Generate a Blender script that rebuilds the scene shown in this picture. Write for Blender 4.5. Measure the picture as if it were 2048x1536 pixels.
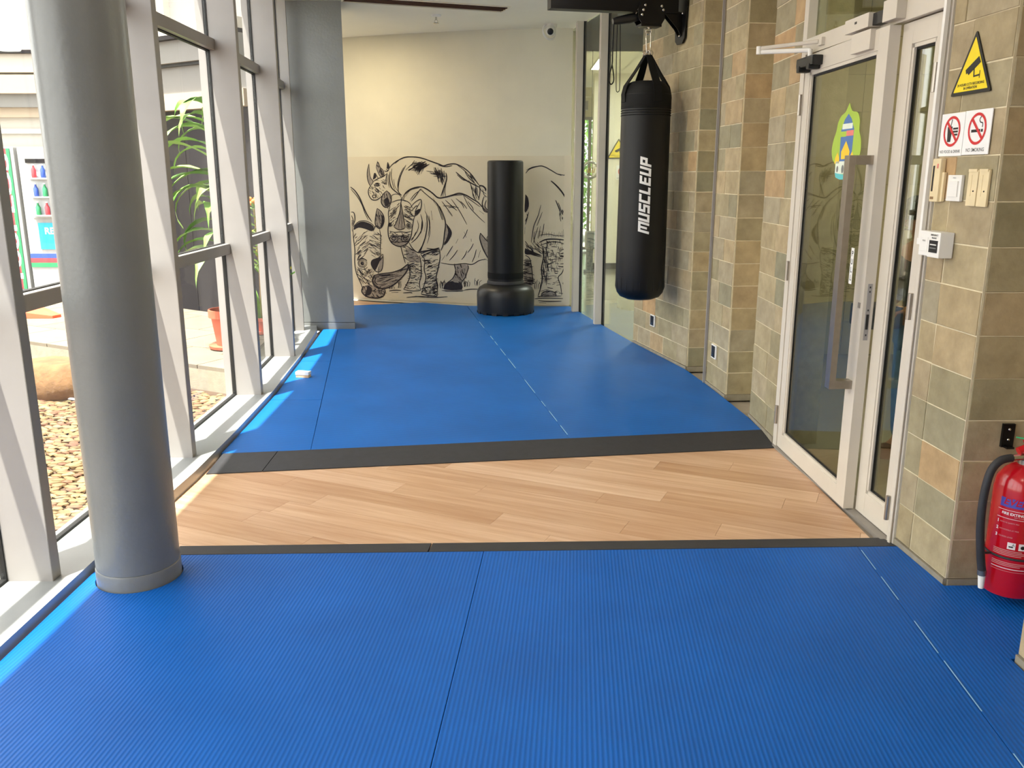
import bpy, bmesh, math, random
from mathutils import Vector, Matrix
for o in list(bpy.data.objects): bpy.data.objects.remove(o)
random.seed(7)
PI = math.pi
SC = bpy.context.scene
COL = SC.collection

# ------------------------------------------------------------------ camera, sky, sun, exposure
FPX, CAMH, PITCH = 1714.0, 1.58, math.atan((768 - 350) / 1714.0)
cam = bpy.data.cameras.new('camera'); cam.sensor_width = 36.0; cam.lens = FPX / 2048 * 36
cam.clip_start = 0.02; cam.clip_end = 300
cam_o = bpy.data.objects.new('camera', cam); COL.objects.link(cam_o)
cam_o.location = (0, 0, CAMH); cam_o.rotation_euler = (PI / 2 - PITCH, 0, 0)
SC.camera = cam_o
W = bpy.data.worlds.new('sky'); SC.world = W; W.use_nodes = True
wn = W.node_tree.nodes; wl = W.node_tree.links; wn.clear()
sky = wn.new('ShaderNodeTexSky'); sky.sky_type = 'NISHITA'; sky.sun_disc = False
sky.sun_elevation = math.radians(78); sky.sun_rotation = math.radians(213); sky.dust_density = 4.0; sky.air_density = 1.0
hz = wn.new('ShaderNodeMixRGB'); hz.inputs[0].default_value = 0.75; hz.inputs[2].default_value = (8.2, 8.0, 7.6, 1)
bgn = wn.new('ShaderNodeBackground'); bgn.inputs['Strength'].default_value = 0.50
wo = wn.new('ShaderNodeOutputWorld')
wl.new(sky.outputs[0], hz.inputs[1]); wl.new(hz.outputs[0], bgn.inputs[0]); wl.new(bgn.outputs[0], wo.inputs[0])
SUN_EL = math.radians(74.1)
sun = bpy.data.lights.new('sun', 'SUN'); sun.energy = 16.0; sun.angle = math.radians(0.8); sun.color = (1.0, 0.95, 0.86)
sun_o = bpy.data.objects.new('sun', sun); COL.objects.link(sun_o)
sd = Vector((math.cos(SUN_EL) * 0.545, math.cos(SUN_EL) * 0.839, -math.sin(SUN_EL)))
sun_o.rotation_euler = sd.to_track_quat('-Z', 'Y').to_euler(); sun_o.location = (-6, -4, 12)
vs = SC.view_settings
vs.view_transform = 'Standard'; vs.look = 'None'; vs.gamma = 1.0; vs.use_curve_mapping = False
vs.exposure = 0.55

# ------------------------------------------------------------------ geometry of the photograph's lens (to turn pixels into places)
cP, sP = math.cos(PITCH), math.sin(PITCH)
def ray(px, py):
    x = (px - 1024) / FPX; y = -(py - 768) / FPX
    return Vector((x, cP + sP * y, -sP + cP * y))
def on_y(px, py, Y):
    d = ray(px, py); return Vector((0, 0, CAMH)) + d * (Y / d.y)
def on_z(px, py, z):
    d = ray(px, py); return Vector((0, 0, CAMH)) + d * ((z - CAMH) / d.z)

# ------------------------------------------------------------------ materials
def lin(v):
    v /= 255.0
    return v / 12.92 if v <= 0.04045 else ((v + 0.055) / 1.055) ** 2.4
def S(r, g, b): return (lin(r), lin(g), lin(b), 1)
MATS = {}
def new_mat(name):
    m = bpy.data.materials.new(name); m.use_nodes = True
    nt = m.node_tree; b = nt.nodes['Principled BSDF']; MATS[name] = m
    return m, nt, b
def N(nt, t, **kw):
    n = nt.nodes.new(t)
    for k, v in kw.items():
        if k in n.inputs: n.inputs[k].default_value = v
        else: setattr(n, k, v)
    return n
def plain(name, col, rough=0.5, metal=0.0, var=0.06, scale=12.0, bump=0.0, spec=0.5, bscale=None, coat=0.0):
    m, nt, b = new_mat(name)
    tc = N(nt, 'ShaderNodeTexCoord')
    nz = N(nt, 'ShaderNodeTexNoise'); nz.inputs['Scale'].default_value = scale; nz.inputs['Detail'].default_value = 4
    nt.links.new(tc.outputs['Object'], nz.inputs['Vector'])
    r = N(nt, 'ShaderNodeValToRGB')
    r.color_ramp.elements[0].position = 0.3; r.color_ramp.elements[1].position = 0.7
    r.color_ramp.elements[0].color = tuple(c * (1 - var) for c in col[:3]) + (1,)
    r.color_ramp.elements[1].color = tuple(min(1, c * (1 + var)) for c in col[:3]) + (1,)
    nt.links.new(nz.outputs['Fac'], r.inputs[0]); nt.links.new(r.outputs[0], b.inputs['Base Color'])
    b.inputs['Roughness'].default_value = rough; b.inputs['Metallic'].default_value = metal
    b.inputs['Specular IOR Level'].default_value = spec; b.inputs['Coat Weight'].default_value = coat
    if bump:
        n2 = N(nt, 'ShaderNodeTexNoise'); n2.inputs['Scale'].default_value = bscale or scale * 6; n2.inputs['Detail'].default_value = 6
        nt.links.new(tc.outputs['Object'], n2.inputs['Vector'])
        bp = N(nt, 'ShaderNodeBump'); bp.inputs['Strength'].default_value = bump; bp.inputs['Distance'].default_value = 0.01
        nt.links.new(n2.outputs['Fac'], bp.inputs['Height']); nt.links.new(bp.outputs[0], b.inputs['Normal'])
    return m
def emit(name, col, strength):
    m, nt, b = new_mat(name)
    b.inputs['Emission Color'].default_value = col; b.inputs['Emission Strength'].default_value = strength
    b.inputs['Base Color'].default_value = col
    return m
def glass(name, tint=(1, 1, 1, 1), ior=1.5, rough=0.0, extra=0.0, graze=1.0):
    m = bpy.data.materials.new(name); m.use_nodes = True; nt = m.node_tree; nt.nodes.clear(); MATS[name] = m
    out = N(nt, 'ShaderNodeOutputMaterial'); mx = N(nt, 'ShaderNodeMixShader')
    tr = N(nt, 'ShaderNodeBsdfTransparent'); tr.inputs[0].default_value = tint
    gl = N(nt, 'ShaderNodeBsdfGlossy'); gl.inputs['Roughness'].default_value = rough
    fr = N(nt, 'ShaderNodeLayerWeight'); fr.inputs[0].default_value = 0.5          # thin pane: reflectance by Schlick, the same from both sides
    p5 = N(nt, 'ShaderNodeMath', operation='POWER'); p5.inputs[1].default_value = 5.0
    r0 = ((ior - 1) / (ior + 1)) ** 2 + extra
    ad = N(nt, 'ShaderNodeMath', operation='MULTIPLY_ADD', use_clamp=True); ad.inputs[1].default_value = graze - r0; ad.inputs[2].default_value = r0
    nt.links.new(fr.outputs['Facing'], p5.inputs[0]); nt.links.new(p5.outputs[0], ad.inputs[0]); nt.links.new(ad.outputs[0], mx.inputs[0])
    nt.links.new(tr.outputs[0], mx.inputs[1]); nt.links.new(gl.outputs[0], mx.inputs[2]); nt.links.new(mx.outputs[0], out.inputs[0])
    return m

def rand_ramp(name, stops, rough, var_scale, var_amt, bump, bscale, stretch=(1, 1, 1), spec=0.3, grain=None):
    """colour picked per piece (Object Info random) and mottled by noise"""
    m, nt, b = new_mat(name)
    oi = N(nt, 'ShaderNodeObjectInfo'); r = N(nt, 'ShaderNodeValToRGB')
    cr = r.color_ramp
    while len(cr.elements) < len(stops): cr.elements.new(0.5)
    for e, (p, c) in zip(cr.elements, stops): e.position = p; e.color = c
    nt.links.new(oi.outputs['Random'], r.inputs[0])
    tc = N(nt, 'ShaderNodeTexCoord'); mp = N(nt, 'ShaderNodeMapping'); mp.inputs['Scale'].default_value = stretch
    cx = N(nt, 'ShaderNodeVectorMath', operation='MULTIPLY_ADD')
    cb = N(nt, 'ShaderNodeCombineXYZ')
    for k in range(3): nt.links.new(oi.outputs['Random'], cb.inputs[k])
    cx.inputs[1].default_value = (37, 53, 71)
    nt.links.new(cb.outputs[0], cx.inputs[0]); nt.links.new(tc.outputs['Object'], cx.inputs[2])
    nt.links.new(cx.outputs[0], mp.inputs['Vector'])
    nz = N(nt, 'ShaderNodeTexNoise'); nz.inputs['Scale'].default_value = var_scale; nz.inputs['Detail'].default_value = 7; nz.inputs['Roughness'].default_value = 0.62
    nt.links.new(mp.outputs[0], nz.inputs['Vector'])
    r2 = N(nt, 'ShaderNodeValToRGB'); r2.color_ramp.elements[0].position = 0.28; r2.color_ramp.elements[1].position = 0.72
    lo, hi = 1 - var_amt, 1 + var_amt * 0.6
    r2.color_ramp.elements[0].color = (lo, lo * 0.98, lo * 0.94, 1); r2.color_ramp.elements[1].color = (min(1, hi), min(1, hi), min(1, hi), 1)
    if grain: r2.color_ramp.elements[0].color = grain
    nt.links.new(nz.outputs['Fac'], r2.inputs[0])
    mu = N(nt, 'ShaderNodeMixRGB', blend_type='MULTIPLY'); mu.inputs[0].default_value = 1
    nt.links.new(r.outputs[0], mu.inputs[1]); nt.links.new(r2.outputs[0], mu.inputs[2]); nt.links.new(mu.outputs[0], b.inputs['Base Color'])
    b.inputs['Roughness'].default_value = rough; b.inputs['Specular IOR Level'].default_value = spec
    n2 = N(nt, 'ShaderNodeTexNoise'); n2.inputs['Scale'].default_value = bscale; n2.inputs['Detail'].default_value = 8
    nt.links.new(mp.outputs[0], n2.inputs['Vector'])
    bp = N(nt, 'ShaderNodeBump'); bp.inputs['Strength'].default_value = bump; bp.inputs['Distance'].default_value = 0.006
    nt.links.new(n2.outputs['Fac'], bp.inputs['Height']); nt.links.new(bp.outputs[0], b.inputs['Normal'])
    return m

def ribbed(name, col, angle, scale, strength=0.25):
    m, nt, b = new_mat(name)
    tc = N(nt, 'ShaderNodeTexCoord'); mp = N(nt, 'ShaderNodeMapping'); mp.inputs['Rotation'].default_value = (0, 0, -angle)
    nt.links.new(tc.outputs['Object'], mp.inputs['Vector'])
    wv = N(nt, 'ShaderNodeTexWave'); wv.bands_direction = 'X'; wv.inputs['Scale'].default_value = scale; wv.inputs['Distortion'].default_value = 0.3
    nt.links.new(mp.outputs[0], wv.inputs['Vector'])
    nz = N(nt, 'ShaderNodeTexNoise'); nz.inputs['Scale'].default_value = 2.2; nz.inputs['Detail'].default_value = 5
    nt.links.new(tc.outputs['Object'], nz.inputs['Vector'])
    r = N(nt, 'ShaderNodeValToRGB'); r.color_ramp.elements[0].position = 0.3; r.color_ramp.elements[1].position = 0.7
    r.color_ramp.elements[0].color = tuple(c * 0.9 for c in col[:3]) + (1,); r.color_ramp.elements[1].color = tuple(min(1, c * 1.08) for c in col[:3]) + (1,)
    nt.links.new(nz.outputs['Fac'], r.inputs[0])
    mx = N(nt, 'ShaderNodeMixRGB', blend_type='MULTIPLY'); mx.inputs[0].default_value = 0.22
    nt.links.new(r.outputs[0], mx.inputs[1]); nt.links.new(wv.outputs['Fac'], mx.inputs[2]); nt.links.new(mx.outputs[0], b.inputs['Base Color'])
    bp = N(nt, 'ShaderNodeBump'); bp.inputs['Strength'].default_value = strength; bp.inputs['Distance'].default_value = 0.003
    nt.links.new(wv.outputs['Fac'], bp.inputs['Height']); nt.links.new(bp.outputs[0], b.inputs['Normal'])
    b.inputs['Roughness'].default_value = 0.5; b.inputs['Specular IOR Level'].default_value = 0.3
    return m

plain('wall_white', S(232, 226, 206), 0.75, var=0.03, scale=3, bump=0.04, bscale=90)
plain('wall_cream', S(214, 205, 170), 0.7, var=0.03, scale=3)
plain('ceiling_white', S(242, 238, 222), 0.85, var=0.02, scale=2)
plain('mural_sheet', S(226, 216, 192), 0.6, var=0.03, scale=2.5)
plain('ink', S(38, 32, 40), 0.7, var=0.25, scale=30)
plain('ink_grey', S(164, 154, 142), 0.7, var=0.2, scale=40)
plain('frame_white', S(208, 200, 186), 0.38, var=0.03, scale=6)
plain('alu_white', S(152, 148, 145), 0.35, var=0.04, scale=5)
plain('alu_grey', S(140, 134, 126), 0.4, var=0.04, scale=5)
plain('gasket', S(10, 10, 10), 0.6, var=0.1)
plain('column_grey', S(124, 126, 124), 0.33, var=0.05, scale=4, bump=0.12, bscale=45, spec=0.5)
plain('sill_white', S(140, 143, 143), 0.32, var=0.04, scale=6)
plain('rubber_black', S(42, 42, 46), 0.62, var=0.12, scale=25, bump=0.12, bscale=250)
plain('seam_white', S(150, 190, 215), 0.6)
plain('bag_black', S(9, 9, 9), 0.45, var=0.12, scale=9, bump=0.10, bscale=14, spec=0.35)
plain('bag_webbing', S(7, 7, 7), 0.7, var=0.1, scale=40, spec=0.25)
plain('steel_black', S(8, 8, 9), 0.4, var=0.1, scale=20, spec=0.3)
plain('plastic_black', S(20, 20, 21), 0.4, var=0.08, scale=20)
plain('chrome', S(200, 196, 186), 0.18, metal=1.0, var=0.04)
plain('brushed_steel', S(172, 164, 154), 0.36, metal=1.0, var=0.05, scale=30)
plain('white_paint', S(240, 240, 238), 0.5, var=0.02)
plain('plastic_white', S(236, 234, 228), 0.35, var=0.02)
plain('plastic_aged', S(228, 210, 168), 0.45, var=0.07, scale=14)
plain('sign_yellow', S(240, 214, 18), 0.4, var=0.03)
plain('sign_red', S(206, 40, 44), 0.45, var=0.03)
plain('sign_black', S(22, 22, 20), 0.45, var=0.05)
plain('mortar', S(216, 204, 172), 0.85, var=0.12, scale=20, bump=0.2)
plain('skirting_stone', S(142, 134, 116), 0.7, var=0.12, scale=18, bump=0.2)
plain('ext_red', S(186, 8, 26), 0.22, var=0.05, scale=8, coat=0.4)
plain('ext_blue', S(78, 76, 168), 0.35)
plain('print_white', S(232, 220, 220), 0.5)
plain('print_pale', S(206, 150, 150), 0.5)
plain('tie_green', S(60, 180, 120), 0.5)
plain('slab', S(150, 140, 125), 0.8)
plain('wood_pale', S(214, 178, 134), 0.5, var=0.1, scale=20)
plain('vent_brown', S(70, 34, 26), 0.5, var=0.12, scale=10)
plain('skin', S(176, 122, 92), 0.55, var=0.05)
plain('shirt_dark', S(44, 43, 42), 0.8, var=0.1)
plain('jeans', S(74, 104, 138), 0.85, var=0.15, scale=25)
plain('shoe_brown', S(120, 82, 52), 0.6)
plain('terracotta', S(188, 92, 64), 0.75, var=0.1, scale=10)
plain('soil', S(70, 52, 38), 0.95, var=0.2)
plain('stem_brown', S(140, 112, 78), 0.8, var=0.15)
plain('facade_white', S(182, 176, 166), 0.8, var=0.02, scale=1.5)
plain('facade_grey', S(126, 124, 120), 0.8, var=0.03, scale=1.5)
plain('facade_beige', S(166, 150, 130), 0.8, var=0.03, scale=1.5)
plain('dark_panel', S(38, 36, 38), 0.7, var=0.06, scale=2, spec=0.1)
plain('vend_white', S(160, 160, 160), 0.35, var=0.02)
plain('vend_red', S(200, 62, 70), 0.4)
plain('vend_green', S(48, 140, 92), 0.4)
plain('vend_blue', S(52, 80, 168), 0.4)
plain('vend_cyan', S(40, 168, 200), 0.4)
plain('vend_inside', S(190, 196, 200), 0.5)
plain('boulder', S(108, 80, 50), 0.9, var=0.25, scale=9, bump=0.8, bscale=22)
plain('orange_plastic', S(226, 92, 60), 0.5)
plain('flower_orange', S(224, 128, 56), 0.6)
plain('grey_plastic', S(120, 122, 120), 0.4)
plain('silver', S(190, 190, 186), 0.25, metal=0.9)
plain('gold', S(200, 170, 70), 0.35, metal=0.8)
plain('lobby_tile', S(150, 146, 130), 0.12, var=0.05, scale=1.2)
plain('lobby_skirting', S(70, 66, 58), 0.4)
plain('bark', S(92, 76, 58), 0.9, var=0.2)
plain('asphalt', S(150, 146, 138), 0.9, var=0.1, scale=6)
plain('sticker_green', S(168, 200, 70), 0.4)
plain('sticker_blue', S(74, 116, 178), 0.4)
plain('sticker_yellow', S(246, 206, 48), 0.4)
plain('sticker_pink', S(232, 130, 120), 0.4)
plain('sticker_teal', S(92, 196, 200), 0.4)
plain('sticker_white', S(226, 236, 220), 0.4)
glass('clear_glass', (0.96, 0.97, 0.96, 1), 1.38, graze=0.32)
glass('door_glass', (0.80, 0.83, 0.74, 1), 1.52, extra=0.03)
glass('lobby_glass', (0.90, 0.95, 0.90, 1), 1.5, extra=0.02)
emit('lamp_panel', (1.0, 0.93, 0.80, 1), 16.0)
emit('lamp_lobby', (1.0, 0.98, 0.94, 1), 44.0)
emit('lamp_warm', (1.0, 0.82, 0.52, 1), 14.0)
rand_ramp('stone', [(0.0, S(158, 148, 116)), (0.2, S(186, 170, 134)), (0.38, S(150, 146, 120)), (0.55, S(192, 170, 130)), (0.72, S(172, 162, 136)), (0.88, S(184, 164, 128)), (1.0, S(200, 164, 118))],
          0.6, 9, 0.34, 0.6, 26)
rand_ramp('vest_tile', [(0.0, S(188, 180, 150)), (1.0, S(176, 170, 140))], 0.3, 3, 0.06, 0.03, 20)
rand_ramp('plank_wood', [(0.0, S(206, 170, 138)), (0.3, S(220, 186, 154)), (0.6, S(198, 160, 126)), (0.8, S(226, 194, 164)), (1.0, S(210, 174, 142))],
          0.36, 3.2, 0.2, 0.05, 20, stretch=(0.55, 9, 1), spec=0.4, grain=(0.72, 0.60, 0.50, 1))
rand_ramp('paving', [(0.0, S(114, 105, 90)), (1.0, S(124, 115, 100))], 0.85, 6, 0.12, 0.2, 40)
rand_ramp('leaf_green', [(0.0, S(96, 140, 60)), (0.5, S(132, 176, 92)), (1.0, S(160, 190, 110))], 0.45, 8, 0.2, 0.05, 20)
rand_ramp('leaf_yellow', [(0.0, S(200, 190, 70)), (1.0, S(150, 170, 70))], 0.5, 8, 0.2, 0.05, 20)
rand_ramp('tree_leaf', [(0.0, S(120, 176, 62)), (1.0, S(150, 200, 90))], 0.6, 3, 0.35, 0.0, 20)

# ------------------------------------------------------------------ mesh helpers
class MB:
    def __init__(s): s.v = []; s.f = []
    def add(s, vs_, fs_):
        b = len(s.v); s.v += [tuple(p) for p in vs_]; s.f += [tuple(b + i for i in f) for f in fs_]; return s
    def box(s, x0, x1, y0, y1, z0, z1, M=None):
        p = [Vector(q) for q in ((x0, y0, z0), (x1, y0, z0), (x1, y1, z0), (x0, y1, z0), (x0, y0, z1), (x1, y0, z1), (x1, y1, z1), (x0, y1, z1))]
        if M: p = [M @ q for q in p]
        return s.add(p, [(0, 3, 2, 1), (4, 5, 6, 7), (0, 1, 5, 4), (1, 2, 6, 5), (2, 3, 7, 6), (3, 0, 4, 7)])
    def prism(s, poly, z0, z1, top_z=None):
        n = len(poly)
        a = sum(poly[i][0] * poly[(i + 1) % n][1] - poly[(i + 1) % n][0] * poly[i][1] for i in range(n))
        if a < 0: poly = poly[::-1]; top_z = top_z[::-1] if top_z else None
        tz = top_z or [z1] * n
        vs_ = [(p[0], p[1], z0) for p in poly] + [(p[0], p[1], t) for p, t in zip(poly, tz)]
        fs_ = [tuple(range(n))[::-1], tuple(range(n, 2 * n))] + [(i, (i + 1) % n, n + (i + 1) % n, n + i) for i in range(n)]
        return s.add(vs_, fs_)
    def lathe(s, prof, n=32, c=(0, 0), M=None, cap=True):
        vs_ = []
        for r, z in prof:
            for k in range(n):
                a = 2 * PI * k / n; q = Vector((c[0] + r * math.cos(a), c[1] + r * math.sin(a), z)); vs_.append(M @ q if M else q)
        fs_ = []
        for i in range(len(prof) - 1):
            for k in range(n): fs_.append((i * n + k, i * n + (k + 1) % n, (i + 1) * n + (k + 1) % n, (i + 1) * n + k))
        if cap: fs_ += [tuple(range(n))[::-1], tuple(range((len(prof) - 1) * n, len(prof) * n))]
        return s.add(vs_, fs_)
    def tube(s, pts, r, n=8, flat=1.0, cap=True):
        pts = [Vector(p) for p in pts]; rs = r if isinstance(r, (list, tuple)) else [r] * len(pts)
        up = None; vs_ = []
        for i, p in enumerate(pts):
            t = (pts[min(i + 1, len(pts) - 1)] - pts[max(i - 1, 0)])
            t = t.normalized() if t.length > 1e-9 else Vector((0, 0, 1))
            if up is None:
                a = Vector((0, 0, 1)) if abs(t.z) < 0.9 else Vector((1, 0, 0)); up = (a - t * a.dot(t)).normalized()
            else:
                up = (up - t * up.dot(t)); up = up.normalized() if up.length > 1e-6 else Vector((0, 1, 0))
            sd_ = t.cross(up)
            for k in range(n):
                an = 2 * PI * k / n; vs_.append(p + up * (rs[i] * math.cos(an)) + sd_ * (rs[i] * flat * math.sin(an)))
        m = len(pts); fs_ = []
        for i in range(m - 1):
            for k in range(n): fs_.append((i * n + k, i * n + (k + 1) % n, (i + 1) * n + (k + 1) % n, (i + 1) * n + k))
        if cap: fs_ += [tuple(range(n))[::-1], tuple(range((m - 1) * n, m * n))]
        return s.add(vs_, fs_)
    def ring(s, c, R, r, axis=(0, 0, 1), n=24, m=8):
        q = Vector(axis).to_track_quat('Z', 'Y').to_matrix(); vs_ = []; fs_ = []
        for i in range(n):
            a = 2 * PI * i / n
            for k in range(m):
                b = 2 * PI * k / m; l = R + r * math.cos(b)
                vs_.append(Vector(c) + q @ Vector((l * math.cos(a), l * math.sin(a), r * math.sin(b))))
        for i in range(n):
            for k in range(m): fs_.append((i * m + k, ((i + 1) % n) * m + k, ((i + 1) % n) * m + (k + 1) % m, i * m + (k + 1) % m))
        return s.add(vs_, fs_)
    def ball(s, c, r, n=14, m=8, sc=(1, 1, 1)):
        prof = [(max(1e-4, r * math.sin(PI * i / m)), -r * math.cos(PI * i / m)) for i in range(m + 1)]
        M = Matrix.Translation(c) @ Matrix.Diagonal((*sc, 1)); return s.lathe(prof, n, M=M, cap=False)
    def build(s, name, mat, parent=None, smooth=False, loc=None, rotz=None, bevel=0.0):
        me = bpy.data.meshes.new(name); me.from_pydata(s.v, [], s.f)
        bm = bmesh.new(); bm.from_mesh(me); bmesh.ops.remove_doubles(bm, verts=bm.verts, dist=1e-6)
        bmesh.ops.recalc_face_normals(bm, faces=bm.faces)
        if bevel: bmesh.ops.bevel(bm, geom=list(bm.edges), offset=bevel, segments=2, affect='EDGES', profile=0.7)
        bm.to_mesh(me); bm.free()
        if smooth:
            for p in me.polygons: p.use_smooth = True
            me.set_sharp_from_angle(angle=math.radians(38))
        o = bpy.data.objects.new(name, me); COL.objects.link(o)
        me.materials.append(MATS[mat] if isinstance(mat, str) else mat)
        if parent: o.parent = parent
        if loc is not None: o.location = loc
        if rotz is not None: o.rotation_euler = (0, 0, rotz)
        return o
def tag(o, label, cat, group=None):
    o['label'] = label; o['category'] = cat
    if group: o['group'] = group
    return o
def struct(o, label=None, cat=None):
    o['kind'] = 'structure'
    if label: o['label'] = label
    if cat: o['category'] = cat
    return o
def empty(name, loc=(0, 0, 0), rotz=0.0):
    o = bpy.data.objects.new(name, None); COL.objects.link(o); o.location = loc; o.rotation_euler = (0, 0, rotz); o.empty_display_size = 0.1
    return o
def text_polys(txt, size, bold=0.0, shear=0.0, align='CENTER', space=1.0):
    """outline lettering as flat mesh data (x right, y up)"""
    cu = bpy.data.curves.new('t', 'FONT'); cu.body = txt; cu.size = size; cu.align_x = align; cu.align_y = 'CENTER'
    cu.offset = bold; cu.shear = shear; cu.space_character = space; cu.resolution_u = 3
    o = bpy.data.objects.new('t', cu); COL.objects.link(o)
    dg = bpy.context.evaluated_depsgraph_get(); me = bpy.data.meshes.new_from_object(o.evaluated_get(dg))
    v = [tuple(p.co) for p in me.vertices]; f = [tuple(p.vertices) for p in me.polygons]
    bpy.data.objects.remove(o); bpy.data.curves.remove(cu); bpy.data.meshes.remove(me)
    return v, f
def put(mb, vf, fn):
    """adds flat (x, y) mesh data mapped into space by fn"""
    mb.add([fn(p[0], p[1]) for p in vf[0]], vf[1]); return mb
def rect(x0, x1, y0, y1): return ([(x0, y0), (x1, y0), (x1, y1), (x0, y1)], [(0, 1, 2, 3)])
def ngon(pts): return (list(pts), [tuple(range(len(pts)))])
def circ(cx, cy, r, n=28, ry=None): return ngon([(cx + r * math.cos(2 * PI * k / n), cy + (ry or r) * math.sin(2 * PI * k / n)) for k in range(n)])
def annulus(cx, cy, r0, r1, n=36):
    v = [(cx + r * math.cos(2 * PI * k / n), cy + r * math.sin(2 * PI * k / n)) for r in (r0, r1) for k in range(n)]
    return v, [(k, (k + 1) % n, n + (k + 1) % n, n + k) for k in range(n)]
def catmull(pts, sub=5):
    if len(pts) < 3: return list(pts)
    P = [pts[0]] + list(pts) + [pts[-1]]; out = []
    for i in range(1, len(P) - 2):
        for k in range(sub):
            t = k / sub
            out.append(tuple(0.5 * (2 * P[i][j] + (P[i + 1][j] - P[i - 1][j]) * t + (2 * P[i - 1][j] - 5 * P[i][j] + 4 * P[i + 1][j] - P[i + 2][j]) * t * t + (3 * P[i][j] - P[i - 1][j] - 3 * P[i + 1][j] + P[i + 2][j]) * t ** 3) for j in range(len(P[0]))))
    out.append(tuple(pts[-1])); return out
def clip_half(poly, p, n):
    out = []
    for i in range(len(poly)):
        a, b = poly[i], poly[(i + 1) % len(poly)]
        da = (a[0] - p[0]) * n[0] + (a[1] - p[1]) * n[1]; db = (b[0] - p[0]) * n[0] + (b[1] - p[1]) * n[1]
        if da >= 0: out.append(a)
        if (da >= 0) != (db >= 0):
            t = da / (da - db); out.append((a[0] + (b[0] - a[0]) * t, a[1] + (b[1] - a[1]) * t))
    return out
def clip_convex(poly, reg):
    n = len(reg)
    for i in range(n):
        a, b = reg[i], reg[(i + 1) % n]
        poly = clip_half(poly, a, (-(b[1] - a[1]), b[0] - a[0]))
        if len(poly) < 3: return []
    return poly
def area(p): return 0.5 * abs(sum(p[i][0] * p[(i + 1) % len(p)][1] - p[(i + 1) % len(p)][0] * p[i][1] for i in range(len(p))))

CEIL = 3.2
MAT_Z = 0.025
# glass line of the curtain wall (bending left at the far end) and its mullions
GL = [(-1.955, -3.0), (-1.955, -1.5), (-1.955, 0.02), (-1.955, 1.54), (-1.955, 3.06), (-1.955, 4.545), (-1.975, 5.94), (-2.07, 7.27), (-2.20, 8.53), (-2.52, 9.85), (-2.95, 11.3)]
SILL_IN = [(-1.70, -3.0), (-1.70, 1.5), (-1.70, 3.2), (-1.675, 4.3), (-1.69, 5.0), (-1.735, 6.05), (-1.835, 7.30), (-1.97, 8.55), (-2.28, 9.8), (-2.7, 11.3)]
BACK = catmull([(-3.4, 12.1), (-2.6, 11.45), (-2.05, 11.12), (-1.22, 10.80), (-0.3, 10.53), (0.40, 10.435), (0.695, 10.42)], 6)

# ------------------------------------------------------------------ floor, ceiling, walls
fl = struct(MB().box(-2.02, 1.72, -3, 12.2, -0.14, -0.012).build('floor', 'slab'))
ang = math.radians(-24.5); PW, PL = 0.152, 1.22
ca, sa = math.cos(ang), math.sin(ang)
regions = [[(-1.69, 3.22), (1.66, 3.22), (1.66, 3.52), (1.585, 4.9), (1.58, 5.25), (-1.68, 4.85)], [(-2.55, 9.9), (-0.9, 10.0), (-0.9, 10.66), (-1.22, 10.77), (-2.05, 11.08), (-2.4, 11.3)]]
for reg in regions:
    for row in range(-60, 90):
        off = random.Random(row * 13 + 5).random() * PL
        for c in range(-8, 10):
            u0, v0 = c * PL + off, row * PW
            loc = [(u0, v0), (u0 + PL - 0.0012, v0), (u0 + PL - 0.0012, v0 + PW - 0.0012), (u0, v0 + PW - 0.0012)]
            wpl = clip_convex([(u * ca - v * sa, u * sa + v * ca) for u, v in loc], reg)
            if len(wpl) < 3 or area(wpl) < 4e-4: continue
            cx, cy = (u0 + PL / 2) * ca - (v0 + PW / 2) * sa, (u0 + PL / 2) * sa + (v0 + PW / 2) * ca
            lp = [((x - cx) * ca + (y - cy) * sa, -(x - cx) * sa + (y - cy) * ca) for x, y in wpl]
            MB().prism(lp, -0.012, 0.0).build('plank', 'plank_wood', fl, loc=(cx, cy, 0), rotz=ang)

ceil_poly = [(x - 0.123, y) for x, y in GL] + [(-2.95, 12.3), (1.75, 12.3), (1.75, -3.0)]
cl = struct(MB().prism(ceil_poly, CEIL, CEIL + 0.25).build('ceiling', 'ceiling_white'))
bk = MB(); bk.prism(BACK + [(p[0], p[1] + 0.2) for p in BACK[::-1]], 0.0, CEIL)
struct(bk.build('wall_back', 'wall_white'))
struct(MB().box(-2.0, 1.9, -3.2, -3.0, 0, CEIL).build('wall_behind', 'skirting_stone'))

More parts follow.
